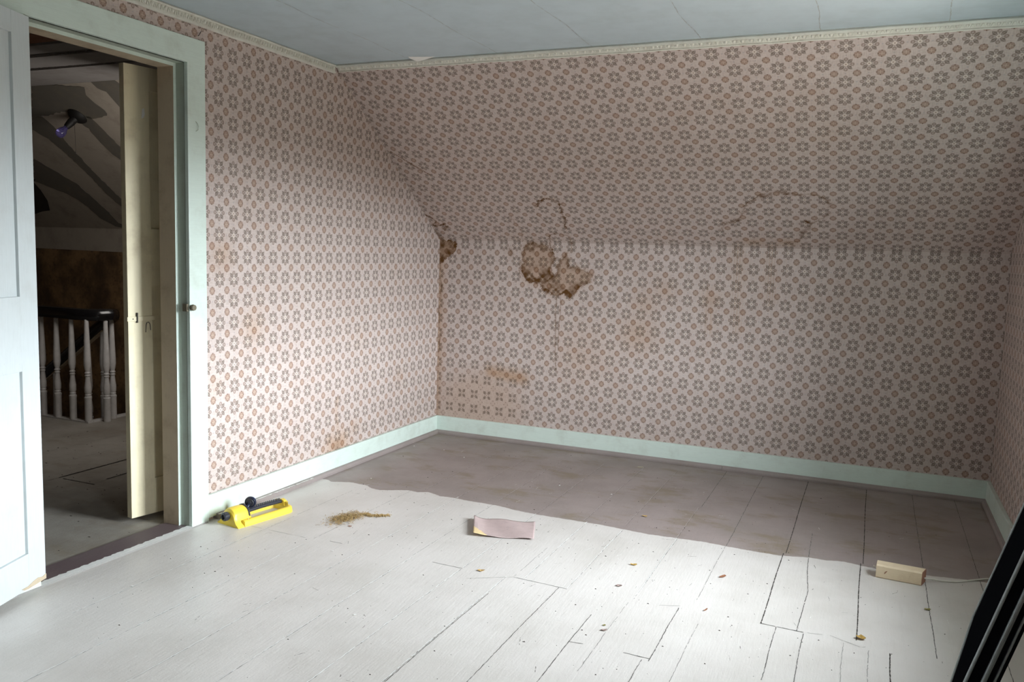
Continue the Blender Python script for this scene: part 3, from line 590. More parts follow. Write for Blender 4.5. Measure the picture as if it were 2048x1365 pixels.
# ------------------------------------------------------------------ egg and dart cornice
def cornice(name, p0, p1, down, out, n_eggs):
    p0, p1, down, out = map(Vector, (p0, p1, down, out)); ax = (p1 - p0).normalized(); m = MB()
    prof = [(0, 0), (0.0, 0.010), (0.007, 0.016), (0.011, 0.014), (0.012, 0.008), (0.036, 0.0075), (0.038, 0.013), (0.043, 0.013), (0.046, 0.008), (0.046, 0)]
    ns = 40; base_i = len(m.v)
    for k in range(ns + 1):
        p = p0 + (p1 - p0) * k / ns + down * 0.0012 * math.sin(k * 1.7)
        for d, o_ in prof: m.v.append(tuple(p + down * d + out * o_))
    q = len(prof)
    for k in range(ns):
        for i in range(q - 1): m.f.append((base_i + k * q + i, base_i + k * q + i + 1, base_i + (k + 1) * q + i + 1, base_i + (k + 1) * q + i)); m.i.append(0)
    for side in (0, ns): m.f.append(tuple(base_i + side * q + i for i in range(q))); m.i.append(0)
    ln = (p1 - p0).length
    for k in range(n_eggs):
        c = p0 + ax * (k + 0.5) * ln / n_eggs + down * 0.023 + out * 0.0075
        def dome(c, ra, rd, ro):
            vs = []; fs = []
            for j, (cr_, h) in enumerate(((1.0, 0.0), (0.75, 0.62), (0.38, 0.92))):
                for i in range(8):
                    a = 2 * PI * i / 8; vs.append(tuple(c + ax * ra * cr_ * math.cos(a) + down * rd * cr_ * math.sin(a) + out * ro * h))
            vs.append(tuple(c + out * ro))
            for j in range(2):
                for i in range(8): fs.append((j * 8 + i, j * 8 + (i + 1) % 8, (j + 1) * 8 + (i + 1) % 8, (j + 1) * 8 + i))
            for i in range(8): fs.append((16 + i, 16 + (i + 1) % 8, 24))
            m.add(vs, fs)
        dome(c - down * 0.002, 0.0075, 0.0095, 0.008)
        e = c + ax * ln / n_eggs * 0.5
        # dart: a little A shaped leaf between two eggs
        for s in (-1, 1):
            vs = [e - down * 0.008, e + ax * s * 0.003 - down * 0.008, e + ax * s * 0.009 + down * 0.009, e + ax * s * 0.0055 + down * 0.009]
            m.add([tuple(v + out * 0.0003) for v in vs] + [tuple(v + out * 0.004) for v in vs], [(4, 5, 6, 7), (0, 1, 5, 4), (1, 2, 6, 5), (2, 3, 7, 6), (3, 0, 4, 7)])
    return struct(m.build(name, M['moulding']))
sd = Vector((0, D, -(H - K))).normalized(); so = Vector((0, -(H - K), -D)).normalized()
cornice('trim_6', (0, -D - 0.002, H), (0, -L + D, H), (0, 0, -1), (1, 0, 0), 106)
cornice('trim_7', (0.012, -D, H), (W, -D, H), sd, so, 93)

# ------------------------------------------------------------------ doorway: casing, stops and jambs
m = MB(); cw, ct = 0.1, 0.020
m.box(0, ct, -2.2700, -2.1686, 0.0, 2.106); m.box(0, ct, -3.10, -3.0, 0.0, 2.106); m.box(0, ct + 0.001, -3.10, -2.1686, ZO + 0.002, 2.106)
struct(m.build('trim_8', M['mint'], bevel=0.0025), 'pale mint door casing on the flowered wall', 'door casing')
m = MB()        # jamb lining, rebated for the door
m.box(-0.045, 0.0, YO1, YO1 + 0.02, 0, ZO + 0.02, 1); m.box(-0.045, 0.0, YO0 - 0.02, YO0, 0, ZO + 0.02, 1); m.box(-0.045, 0, YO0, YO1, ZO, ZO + 0.02, 1)
m.box(-T - 0.008, -0.045, YO1 - 0.014, YO1 + 0.02, 0, ZO + 0.02, 0); m.box(-T - 0.008, -0.045, YO0 - 0.02, YO0 + 0.014, 0, ZO + 0.02, 0); m.box(-T - 0.008, -0.045, YO0 + 0.014, YO1 - 0.014, ZO - 0.014, ZO + 0.02, 0)
m.box(-0.045, -0.0435, YO1 - 0.014, YO1, 0, ZO, 2); m.box(-0.045, -0.0435, YO0 + 0.014, YO1 - 0.014, ZO - 0.014, ZO, 2)
struct(m.build('trim_9', [M['jamb'], M['mint_dark'], M['mint']]), 'brown cream door jamb with mint edged stop', 'door jamb')

# ------------------------------------------------------------------ doors
def panel_door(name, width, height, th, mat, z0, panels, stiles, bev=0.0015):
    """leaf in local x 0..width, y -th/2..th/2; stiles as full-height boxes, rails between, recessed panels with a bevelled edge"""
    r = bpy.data.objects.new(name, None); C.objects.link(r)
    m = MB()
    for a, b in stiles: m.box(a, b, -th / 2, th / 2, z0, height)
    gaps = list(zip([s[1] for s in stiles[:-1]], [s[0] for s in stiles[1:]]))
    for x0, x1 in gaps:
        zs = [z0] + [v for p in panels for v in p] + [height]
        for a, b in zip(zs[0::2], zs[1::2]): m.box(x0, x1, -th / 2, th / 2, a, b)
    m.build('door_frame', mat, r, bevel=bev)
    for x0, x1 in gaps:
        for a, b in panels:
            q = MB(); d = th * 0.16; q.box(x0 - 0.005, x1 + 0.005, -d, d, a - 0.005, b + 0.005); q.build('door_panel', mat, r)
    return r
d1 = panel_door('door_1', 0.72, 1.997, 0.032, M['door'], 0.030, [(0.155, 0.80), (1.057, 1.925)], [(0, 0.092), (0.315, 0.405), (0.628, 0.72)])
d1.location = (0.012, -2.992, 0); d1.rotation_euler = (0, 0, math.atan2(-0.945, 0.327)); struct(d1)
mm = MB(); bmp = [(0.0, 0.0302), (0.0, 0.048), (0.02, 0.044), (0.045, 0.050), (0.07, 0.047), (0.10, 0.040), (0.135, 0.041), (0.12, 0.033), (0.10, 0.0302)]
mm.prism(bmp, 1, 0.0155, 0.0175); mm.build('bare_wood_patch', M['jamb'], d1)
for zz in (0.25, 1.75):
    h = MB(); h.box(-0.003, 0.03, -0.019, -0.0155, zz, zz + 0.09); h.tube([(0.0, -0.021, zz - 0.004), (0.0, -0.021, zz + 0.094)], 0.005, 8); h.build('hinge', M['jamb'], d1)
kn = MB(); kn.lathe([(0.006, 0), (0.006, 0.03), (0.02, 0.035), (0.027, 0.048), (0.022, 0.06), (0.0, 0.063)], (0.665, 0.016, 0.93), (0, 1, 0), 16); kn.build('door_knob', M['slot'], d1, smooth=True)

d2 = panel_door('door_2', 0.74, 2.0, 0.034, M['cream'], 0.022, [(0.185, 1.055), (1.31, 1.90)], [(0, 0.115), (0.325, 0.415), (0.625, 0.74)])
d2.location = (-0.272, -2.345, 0); d2.rotation_euler = (0, 0, math.atan2(0.981, 0.193)); struct(d2)
lt = MB(); lt.box(-0.006, 0.125, -0.022, -0.017, 0.905, 0.925); lt.box(0.036, 0.042, -0.026, -0.017, 0.898, 0.942, 1); lt.box(0.018, 0.022, -0.0235, -0.0215, 0.912, 0.918, 1)
lt.build('latch_bar', [M['cream'], M['slot']], d2, bevel=0.001)
st = MB(); st.tube([(0.082, -0.017, 0.853), (0.082, -0.021, 0.885), (0.085, -0.022, 0.896), (0.092, -0.022, 0.899), (0.100, -0.021, 0.890), (0.104, -0.019, 0.862)], 0.0015, 6); st.build('hook', M['slot'], d2)
pm = MB(); pm.prism([(0.078, 1.78), (0.088, 1.785), (0.094, 1.80), (0.090, 1.825), (0.082, 1.82)], 1, -0.0182, -0.017); pm.build('paint_fleck', M['chip_white'], d2)

# little things on the casing
kb = MB(); kb.lathe([(0.010, 0), (0.012, 0.004), (0.014, 0.012), (0.012, 0.020), (0.0, 0.022)], (0.018, -2.262, 0.977), (1, 0, 0), 12); kb.box(-0.012, 0.012, -2.280, -2.268, 0.960, 0.992)
tag(kb.build('turn_button', M['button'], smooth=False), 'small round wooden turn button on the doorway edge', 'door catch')
nl = MB(); nl.tube([(0.002, -2.190, 2.1262), (0.006, -2.188, 2.130), (0.010, -2.1795, 2.147)], 0.0016, 6)
tag(nl.build('bent_nail', M['slot']), 'dark nail sticking out above the door casing corner', 'nail')
nl = MB(); nl.tube([(0.020, -2.226, 1.766), (0.026, -2.2215, 1.757), (0.026, -2.2165, 1.745), (0.026, -2.2185, 1.732), (0.020, -2.226, 1.724)], 0.0012, 6)
tag(nl.build('wire_staple', M['mint_dark']), 'thin bent wire staple painted over on the upper door casing', 'staple')

# ------------------------------------------------------------------ hall beyond the doorway
XE = -5.2; HB = K + 0.015
m = MB()
m.add([(XE, 0, -2.6), (-T, 0, -2.6), (-T, 0, HB + 0.02), (XE, 0, HB + 0.02)], [(0, 1, 2, 3)], 0)
m.add([(XE, -0.004, 1.168), (-2.6, -0.004, 1.150), (-T, -0.004, 1.168), (-T, -0.004, HB), (XE, -0.004, HB), (XE, 0.0, HB + 0.1), (-T, 0.0, HB + 0.1)], [(0, 1, 2, 3, 4), (4, 3, 6, 5)], 1)
struct(m.build('wall_hall_back', [M['hall_wall'], M['hall_plaster']]))
hs = lambda x, s, o=0.0: (x, -s / SL * D - o * (H - K) / SL, HB + s / SL * (H - HB) - o * D / SL)
m = MB(); m.add([hs(XE, 0), hs(-T, 0), hs(-T, SL), hs(XE, SL)], [(0, 1, 2, 3)], 0)
for poly in HP + HP2:
    # torn strips of paper, each a thin sheet with a ragged edge
    pts = []
    for (xa, sa), (xb, sb) in zip(poly, poly[1:] + poly[:1]):
        ns = max(2, int(math.hypot(xb - xa, sb - sa) / 0.025))
        for k in range(ns): pts.append((xa + (xb - xa) * k / ns + rnd.uniform(-0.006, 0.006), sa + (sb - sa) * k / ns + rnd.uniform(-0.006, 0.006)))
    n0 = len(pts); vs = [hs(x, s, 0.003) for x, s in pts] + [hs(x, s, 0.0005) for x, s in pts]
    m.add(vs, [tuple(range(n0))] + [(i, (i + 1) % n0, n0 + (i + 1) % n0, n0 + i) for i in range(n0)], 1)
hole = [(-3.25, 0.62), (-3.309, 0.586), (-3.332, 0.493), (-3.394, 0.363), (-3.498, 0.239), (-3.6, 0.225), (-3.745, 0.184), (-3.95, 0.19), (-4.0, 0.45), (-3.7, 0.66)]
m.add([hs(x, s, 0.004) for x, s in hole], [tuple(range(len(hole)))], 2)
struct(m.build('wall_hall_slope', [M['hall_plaster'], M['hall_paper'], M['hole']]))
m = MB(); m.box(XE, -T, -L + D, -D, H, H + 0.02)
for y0, y1 in ((-1.62, -1.30), (-1.86, -1.66), (-2.05, -1.92)): m.box(XE, -T - 0.001, y0, y1, H - 0.016, H - 0.001)
gap(m, [(-2.6, -1.68), (-1.10, -1.645)], 0.003, 0.012, 1, z=H - 0.018); gap(m, [(-2.4, -1.89), (-0.94, -1.895)], 0.004, 0.012, 1, z=H - 0.018)
m.add([(-1.0087, -2.1987, H - 0.006), (-0.9787, -2.1462, H - 0.006), (-0.93, -2.06, H - 0.006), (-1.25, -2.055, H - 0.006), (-1.6, -2.2, H - 0.006)], [(0, 1, 2, 3, 4)], 2)
struct(m.build('ceiling_hall', [M['hall_ceiling'], M['hole'], M['brick']]))
m = MB(); m.add([(XE, -L, -2.6), (XE, 0, -2.6), (XE, 0, K), (XE, -D, H), (XE, -L + D, H), (XE, -L, K)], [(0, 1, 2, 3, 4, 5)])
struct(m.build('wall_hall_left', M['hall_wall']))
m = MB(); m.add([(XE, -L, 0), (-T, -L, 0), (-T, -L, K), (XE, -L, K), (-T, -L + D, H), (XE, -L + D, H)], [(0, 1, 2, 3), (3, 2, 4, 5)])
struct(m.build('wall_hall_front', M['hall_plaster']))
m = MB(); m.add([(XE, -0.975, -2.6), (-2.165, -0.975, -2.6), (-2.165, -0.975, -0.05), (XE, -0.975, -0.05), (-2.165, 0, -2.6), (-2.165, 0, -0.05), (XE, 0, -2.6)], [(0, 1, 2, 3), (1, 4, 5, 2), (0, 1, 4, 6)])
struct(m.build('wall_stairwell', M['hall_wall']))
m = MB()
for k in range(11): m.box(-2.25 - 0.25 * k - 0.28, -2.25 - 0.25 * k, -0.72, -0.01, -0.19 * (k + 1) - 0.03, -0.19 * (k + 1))
struct(m.build('stairs', M['floor_hall'], bevel=0.004), 'stair treads going down behind the railing', 'stairs')

rail = thing('stair_railing', 'black handrail on white turned balusters around the stair well', 'railing', (-2.17, -0.975, 0))
def rl(p): return (p[0] + 2.17, p[1] + 0.975, p[2])
prof = [(-0.036, -0.012), (-0.030, -0.036), (-0.012, -0.041), (0.012, -0.041), (0.030, -0.036), (0.036, -0.012), (0.034, 0.016), (0.022, 0.034), (0, 0.040), (-0.022, 0.034), (-0.034, 0.016)]
path = [(XE + 0.01, -0.985, 0.752)] + [(x, -0.982, 0.745) for x in (-4.0, -3.2, -2.6, -2.35)] + [(-2.25, -0.975, 0.743), (-2.17, -0.955, 0.742), (-2.115, -0.91, 0.742), (-2.092, -0.85, 0.742), (-2.112, -0.80, 0.740), (-2.16, -0.765, 0.728), (-2.22, -0.752, 0.695), (-2.30, -0.75, 0.645)] + [(-2.30 - k * 0.3, -0.75, 0.645 - 0.205 * k) for k in range(1, 7)]
h = MB(); h.sweep([rl(p) for p in path], prof); autosmooth(h.build('handrail', M['rail_black'], rail))
h = MB(); h.sweep([rl((x, -0.75, 0.645 - 0.683 * (-2.30 - x) - 0.047)) for x in (-2.27, -2.6, -3.2, -4.1)], [(-0.018, -0.008), (0.018, -0.008), (0.018, 0.008), (-0.018, 0.008)]); h.build('rail_fillet', M['jamb'], rail)
h = MB(); h.box(*[v for v in (XE + 2.17, 0.02, -0.022, 0.022, -0.02, 0.012)]); h.box(-0.022, 0.022, 0.022, 0.975, -0.02, 0.012); h.build('curb', M['baluster'], rail, bevel=0.003)
bp = [(0.023, 0), (0.023, 0.15), (0.0245, 0.155), (0.0245, 0.165), (0.018, 0.172), (0.021, 0.180), (0.018, 0.188), (0.0225, 0.20), (0.0225, 0.235), (0.018, 0.27), (0.0145, 0.305), (0.019, 0.315), (0.0145, 0.322), (0.020, 0.332), (0.0145, 0.342), (0.019, 0.36), (0.0235, 0.39), (0.023, 0.43), (0.019, 0.53), (0.0155, 0.64), (0.014, 1.0)]
def baluster(x, y, zb, zt):
    s = [(r, (z if z < 0.95 else 0) + zb) for r, z in bp[:-1]] + [(0.014, zt)]
    o = MB().lathe(s, rl((x, y, 0)), n=14); b = o.build('baluster', M['baluster'], rail); autosmooth(b, 0.5)
for x in (-2.1715, -2.318, -2.466, -2.612, -2.76, -2.91, -3.06, -3.21, -3.36, -3.6, -3.85, -4.1): baluster(x, -0.975, 0.012, 0.71)
baluster(-2.098, -0.885, 0.0, 0.71); baluster(-2.150, -0.790, 0.0, 0.71)
for k, x in enumerate((-2.285, -2.43, -2.60, -2.78, -2.98, -3.2)): baluster(x, -0.75, (-0.02 if k == 0 else -0.19 - 0.19 * int(k / 1.4)), 0.645 - 0.683 * (-2.30 - x) - 0.04)

# ceiling lamp holder with bulb and pull cord on the hall slope
nv = Vector((0, -(H - HB), -D)).normalized(); P0 = Vector((-2.177, -0.999, 2.056)); ax = (nv + Vector((-0.35, 0, 0))).normalized()
lamp = thing('ceiling_lamp', 'dark lamp holder with bare violet glare coloured bulb on the hall slope', 'lamp', tuple(P0))
m = MB(); m.lathe([(0.062, -0.004), (0.064, 0.004), (0.055, 0.018), (0.040, 0.028), (0.028, 0.034)], (0, 0, 0), nv, 20); autosmooth(m.build('canopy', M['lamp_black'], lamp))
m = MB(); m.lathe([(0.028, 0.02), (0.024, 0.05), (0.026, 0.056), (0.022, 0.085), (0.018, 0.105)], (0, 0, 0), ax, 16); autosmooth(m.build('socket', M['lamp_black'], lamp))
m = MB(); m.lathe([(0.013, 0.100), (0.016, 0.115), (0.028, 0.138), (0.031, 0.155), (0.028, 0.172), (0.016, 0.185), (0.002, 0.188)], (0, 0, 0), ax, 18); m.build('bulb', M['bulb'], lamp, smooth=True)
m = MB(); c0 = ax * 0.06 + Vector((0.03, 0, 0)); m.tube([tuple(c0), tuple(c0 + Vector((0.004, 0, -0.10))), tuple(c0 + Vector((0.005, 0, -0.19)))], 0.0013, 5); m.lathe([(0.001, 0), (0.004, 0.004), (0.004, 0.012), (0.001, 0.016)], tuple(c0 + Vector((0.005, 0, -0.205))), (0, 0, 1), 8); m.build('pull_cord', M['slot'], lamp)

# ------------------------------------------------------------------ oscillating sprinkler
la = Vector((0.1775, 0.984, 0)).normalized(); ang = math.atan2(la.y, la.x)
spr = thing('lawn_sprinkler', 'yellow oscillating lawn sprinkler with black tube beside the baseboard', 'sprinkler', (0.204, -2.180, 0), ang)
# local x along the body from inlet end, local y towards the wall, z up
m = MB(); LN, WD = 0.325, 0.150
def rail_bar(pts, w, h, mi=0):
    m.sweep(pts, [(-w / 2, 0), (w / 2, 0), (w * 0.42, h * 0.8), (w * 0.2, h), (-w * 0.2, h), (-w * 0.42, h * 0.8)], mi=mi)
def arcp(cx, cy, r, a0, a1, n=6): return [(cx + r * math.cos(a0 + (a1 - a0) * k / n), cy + r * math.sin(a0 + (a1 - a0) * k / n), 0.0) for k in range(n + 1)]
rail_bar([(0.03, 0.013, 0), (0.15, 0.013, 0)] + arcp(LN - 0.043, 0.043, 0.03, -PI / 2, 0) + arcp(LN - 0.043, WD - 0.043, 0.03, 0, PI / 2) + [(0.15, WD - 0.013, 0), (0.03, WD - 0.013, 0)], 0.030, 0.028)
# raised web at the far end that carries the tube
m.prism([(LN - 0.022, 0.03), (LN - 0.022, WD - 0.03), (LN - 0.008, WD - 0.045), (LN - 0.008, 0.045)], 2, 0.010, 0.042)
m.prism([(0.05, 0.01), (0.10, 0.01), (0.095, 0.045), (0.075, 0.052), (0.055, 0.045)], 0, LN - 0.026, LN - 0.008)
autosmooth(m.build('base_frame', M['yellow'], spr), 0.9)
m = MB(); n0 = 26; sec = []
for k in range(n0 + 1):        # flared arch section across the body
    a = PI * k / n0; yy = WD / 2 - math.cos(a) * 0.043; zz = 0.036 + math.sin(a) * 0.043
    sec.append((yy, zz))
flare = [(0.000, 0.0), (0.004, 0.006), (0.020, 0.018)] + sec[1:-1] + [(WD - 0.020, 0.018), (WD - 0.004, 0.006), (WD, 0.0)]
tp = [(0.000, 0.80), (0.006, 0.95), (0.016, 1.0), (0.066, 1.0), (0.074, 0.97), (0.080, 0.90)]
base_i = 0
for x, s in tp:
    for y, z in flare: m.v.append((x + (0.012 * (1 - z / 0.08) if x > 0.05 else -0.004 * (1 - z / 0.08)), WD / 2 + (y - WD / 2) * (0.90 + 0.1 * s), z * s))
q = len(flare)
for k in range(len(tp) - 1):
    for i in range(q - 1): m.f.append((k * q + i, k * q + i + 1, (k + 1) * q + i + 1, (k + 1) * q + i)); m.i.append(0)
m.f.append(tuple(range(q))); m.i.append(0); m.f.append(tuple((len(tp) - 1) * q + i for i in range(q))[::-1]); m.i.append(0)
autosmooth(m.build('motor_housing', M['yellow'], spr), 0.5)
m = MB(); m.lathe([(0.045, 0.076), (0.0465, 0.078), (0.0465, 0.083), (0.043, 0.085), (0.02, 0.086)], (0, WD / 2, 0.0345), (1, 0, 0), 28); autosmooth(m.build('housing_ring', M['black_plastic'], spr))
m = MB(); m.lathe([(0.013, -0.004), (0.013, -0.012), (0.018, -0.013), (0.018, -0.034), (0.015, -0.037), (0.011, -0.037), (0.011, -0.030)], (0.008, WD / 2, 0.045), (1, 0, 0), 18)
for k in range(12):
    a = 2 * PI * k / 12; m.box(-0.026, -0.008, WD / 2 + 0.018 * math.cos(a) - 0.0015, WD / 2 + 0.018 * math.cos(a) + 0.0015, 0.045 + 0.018 * math.sin(a) - 0.0015, 0.045 + 0.018 * math.sin(a) + 0.0015)
autosmooth(m.build('hose_connector', M['black_plastic'], spr))
m = MB(); pts = [(0.085 + (LN - 0.105) * k / 12, WD / 2, 0.040 + 0.003 * math.sin(PI * k / 12)) for k in range(13)]; m.tube(pts, 0.0085, 12); autosmooth(m.build('spray_tube', M['black_plastic'], spr))
for k in range(17):
    t_ = (k + 2.6) / 20; x = 0.085 + (LN - 0.105) * t_; z = 0.040 + 0.003 * math.sin(PI * t_)
    q = MB(); q.lathe([(0.0042, 0), (0.0038, 0.010), (0.0022, 0.0125)], (x, WD / 2 + 0.001, z + 0.004), (0, 0.12, 1), 8); q.build('nozzle', M['black_plastic'], spr)
m = MB(); m.tube([(0.085, WD / 2, 0.046), (0.10, WD / 2 - 0.006, 0.060), (0.112, WD / 2 - 0.004, 0.078)], 0.006, 8); m.build('dial_arm', M['navy'], spr, smooth=True)
m = MB(); dc = (0.118, WD / 2 - 0.004, 0.080); dax = (0.86, 0.50, 0.06)
m.lathe([(0.012, -0.007), (0.024, -0.007), (0.026, -0.004), (0.026, 0.005), (0.024, 0.008), (0.020, 0.008)], dc, dax, 26); dial = autosmooth(m.build('dial', M['navy'], spr))
m = MB(); m.lathe([(0.022, 0.008), (0.023, 0.011), (0.020, 0.018), (0.008, 0.020)], dc, dax, 20); autosmooth(m.build('dial_cap', M['blue'], dial))
m = MB(); m.lathe([(0.017, -0.010), (0.0185, -0.0085)], dc, dax, 20); m.lathe([(0.006, -0.014), (0.008, -0.008)], dc, dax, 12); m.build('dial_face', M['black_plastic'], dial)
m = MB()        # faded print on the sloping side of the housing
for a, b in ((0.0, 0.012), (0.016, 0.024), (0.028, 0.034)):
    y0 = 0.011; m.add([(0.040 + a, 0.0045, 0.0185), (0.040 + b, 0.0045, 0.0185), (0.040 + b, 0.0085, 0.0225), (0.040 + a, 0.0085, 0.0225)], [(0, 1, 2, 3)])
m.add([(0.052, 0.0062, 0.026), (0.062, 0.0062, 0.026), (0.057, 0.0095, 0.032)], [(0, 1, 2)])
m.build('printed_mark', M['grey_mark'], spr)

# ------------------------------------------------------------------ wooden block on a cord
bl = thing('wooden_block', 'pale wooden block lying on the floor with a white cord through it', 'block', (2.878, -1.413, 0), math.atan2(-0.012, 0.157))
m = MB(); bw, bh_, ln = 0.030, 0.055, 0.083
oct_ = [(-bw, 0.004), (-bw + 0.004, 0.0), (bw - 0.004, 0.0), (bw, 0.004), (bw, bh_ - 0.006), (bw - 0.006, bh_), (-bw + 0.006, bh_), (-bw, bh_ - 0.006)]
m.prism(oct_, 0, -ln, ln - 0.001); m.prism([(y * 0.97, 0.0008 + z * 0.975) for y, z in oct_], 0, ln - 0.001, ln + 0.0005, 1)
m.prism([(-ln + 0.03, 0.020), (-ln + 0.034, 0.022), (-ln + 0.042, 0.034), (-ln + 0.038, 0.034), (-ln + 0.032, 0.028)], 1, -bw - 0.0006, -bw + 0.001, 1)
m.v = [(x + (0.22 * (y + bw) if x > 0.05 else 0), y, z) for x, y, z in m.v]
m.build('block_body', [M['wood'], M['wood_end']], bl, bevel=0.002)
m = MB(); m.tube([(2.782, -1.400, 0.034), (2.80, -1.402, 0.031)], 0.0035, 8)
m.tube([(2.95, -1.418, 0.024), (2.975, -1.408, 0.020), (3.00, -1.385, 0.014), (3.03, -1.365, 0.006), (3.055, -1.355, 0.004), (3.085, -1.345, 0.004), (3.12, -1.320, 0.004), (3.16, -1.285, 0.004), (3.20, -1.252, 0.004), (3.25, -1.22, 0.004), (3.29, -1.21, 0.004)], 0.0036, 8)
tag(m.build('cord', M['cord'], smooth=True), 'white cord running from the wooden block across the floor', 'cord')

# ------------------------------------------------------------------ curled paper scrap
m = MB(); q00, q10, q11, q01 = (1.158, -1.777), (1.416, -1.696), (1.331, -1.474), (1.062, -1.572); nu, nv_ = 36, 20
for i in range(nu + 1):
    for j in range(nv_ + 1):
        a, b = i / nu, j / nv_; x = (q00[0] * (1 - a) + q10[0] * a) * (1 - b) + (q01[0] * (1 - a) + q11[0] * a) * b; y = (q00[1] * (1 - a) + q10[1] * a) * (1 - b) + (q01[1] * (1 - a) + q11[1] * a) * b
        z = 0.003 + 0.013 * max(0, 1 - a * 5) ** 1.4 + 0.0035 * math.sin(a * 9 + b * 3.5) * (a > 0.05) + 0.0035 + 0.004 * b * (1 - a)
        y += 0.006 * math.sin(a * 7) * (b > 0.5); m.v.append((x, y, max(0.0015, z)))
for i in range(nu):
    for j in range(nv_): m.f.append((i * (nv_ + 1) + j, (i + 1) * (nv_ + 1) + j, (i + 1) * (nv_ + 1) + j + 1, i * (nv_ + 1) + j + 1)); m.i.append(1 if (i / nu / 0.20 + j / nv_ / 0.34) < 1.0 else 0)
ps = m.build('paper_scrap', [M['paper_scrap'], M['tape']], smooth=True); so_ = ps.modifiers.new('thickness', 'SOLIDIFY'); so_.thickness = 0.0008
tag(ps, 'curled pinkish brown paper scrap with a yellowed corner on floor', 'paper')

# ------------------------------------------------------------------ heap of dry grass
m = MB()
def blade(x, y, z, a, l, r=0.0009):
    b = a + rnd.uniform(-0.7, 0.7); m.tube([(x, y, z), (x + l * 0.5 * math.cos(a), y + l * 0.5 * math.sin(a), z + rnd.uniform(0, 0.006)), (x + l * 0.5 * (math.cos(a) + math.cos(b)), y + l * 0.5 * (math.sin(a) + math.sin(b)), max(0.001, z - rnd.uniform(0, 0.004)))], r, 4)
for k in range(1000):
    u, v = rnd.gauss(0, 1), rnd.gauss(0, 1); blade(0.535 + 0.022 * u + 0.018 * v, -1.835 + 0.038 * u - 0.028 * v, abs(rnd.gauss(0, 0.005)) + 0.001, rnd.uniform(0, 2 * PI), rnd.uniform(0.006, 0.022), rnd.uniform(0.0003, 0.0008))
tail = [(0.555, -1.765), (0.575, -1.745), (0.60, -1.762), (0.635, -1.742), (0.679, -1.715)]
for k in range(220):
    i = rnd.randrange(4); t_ = rnd.random(); x = tail[i][0] * (1 - t_) + tail[i + 1][0] * t_; y = tail[i][1] * (1 - t_) + tail[i + 1][1] * t_
    blade(x + rnd.gauss(0, 0.004), y + rnd.gauss(0, 0.004), 0.001 + abs(rnd.gauss(0, 0.002)), 0.6 + rnd.gauss(0, 0.6), rnd.uniform(0.01, 0.03), rnd.uniform(0.0006, 0.0013))
tag(m.build('dry_grass', M['straw']), 'small heap of dry brown grass on the grey floor', 'dry grass', kind='stuff')

# ------------------------------------------------------------------ fallen leaf bits and plaster chips
def flake(name, x, y, s, mat, rot, label, cat, curl=0.35, lng=1.5, group=None):
    m = MB(); n = 9; rr = random.Random(int(x * 1000 + y * 77))
    ring = [(s * lng * math.cos(2 * PI * k / n) * rr.uniform(0.65, 1.1), s * math.sin(2 * PI * k / n) * rr.uniform(0.65, 1.1)) for k in range(n)]
    top = [(a, b, 0.0012 + curl * (abs(a) + abs(b)) * rr.uniform(0.5, 1.0)) for a, b in ring]
    vs = [(0, 0, 0.0022)] + top + [(0, 0, 0.0008)] + [(a, b, z - 0.0008) for a, b, z in top]
    fs = [(0, 1 + k, 1 + (k + 1) % n) for k in range(n)] + [(n + 1, n + 2 + (k + 1) % n, n + 2 + k) for k in range(n)] + [(1 + k, n + 2 + k, n + 2 + (k + 1) % n, 1 + (k + 1) % n) for k in range(n)]
    m.add(vs, fs); o = m.build(name, mat); o.location = (x, y, 0.0); o.rotation_euler = (0, 0, rot)
    return tag(o, label, cat, group)
G = 'dry leaf bits scattered on the floor'
flake('dry_leaf', 1.361, -2.120, 0.010, M['leaf_tan'], 0.5, 'small tan leaf bit on grey floor, nearest below the paper scrap', 'leaf', group=G)
flake('dry_leaf', 1.887, -1.770, 0.010, M['leaf_gold'], 0.3, 'golden brown curled leaf bit in the bright middle of the floor', 'leaf', group=G)
flake('dry_leaf', 1.893, -2.009, 0.009, M['leaf_grey'], 0.1, 'greyish pink leaf bit below the golden leaf in the floor middle', 'leaf', group=G)
flake('dry_leaf', 2.236, -1.728, 0.008, M['leaf_red'], 0.9, 'thin reddish brown leaf bit left of the long dark floor gap', 'leaf', group=G, lng=2.8)
flake('dry_leaf', 2.749, -2.061, 0.016, M['leaf_gold'], 0.2, 'largest golden leaf bit, near the lower right of the floor', 'leaf', group=G, lng=1.0, curl=0.5)
flake('dry_leaf', 2.969, -1.692, 0.008, M['leaf_green'], 0.4, 'olive leaf bit on the floor in front of the wooden block', 'leaf', group=G)
flake('dry_leaf', 1.766, -1.125, 0.010, M['leaf_tan'], 0.2, 'tan leaf bit lying on the mauve painted floor', 'leaf', group=G)
flake('dry_leaf', 1.954, -2.399, 0.008, M['leaf_grey'], 0.3, 'pale pinkish flake near the bottom middle of the floor', 'leaf', group=G)
flake('dry_leaf', 1.943, -2.362, 0.005, M['leaf_green'], 0.9, 'tiny olive crumb just behind the pale pinkish flake', 'leaf', group=G)
flake('dry_leaf', 2.233, -2.077, 0.004, M['leaf_red'], 1.2, 'narrow reddish splinter left of the cross cut board end', 'leaf', group=G, lng=3.2)
flake('dry_leaf', 0.611, -1.923, 0.006, M['leaf_red'], 0.2, 'tiny orange brown crumb just below the dry grass heap', 'leaf', group=G)
flake('paint_flake', 1.500, -0.212, 0.011, M['pale_smear'], 0.4, 'pale yellow flake on the mauve floor near the back baseboard', 'paint flake', curl=0.05, lng=1.9)
G2 = 'white plaster chips on the floor'
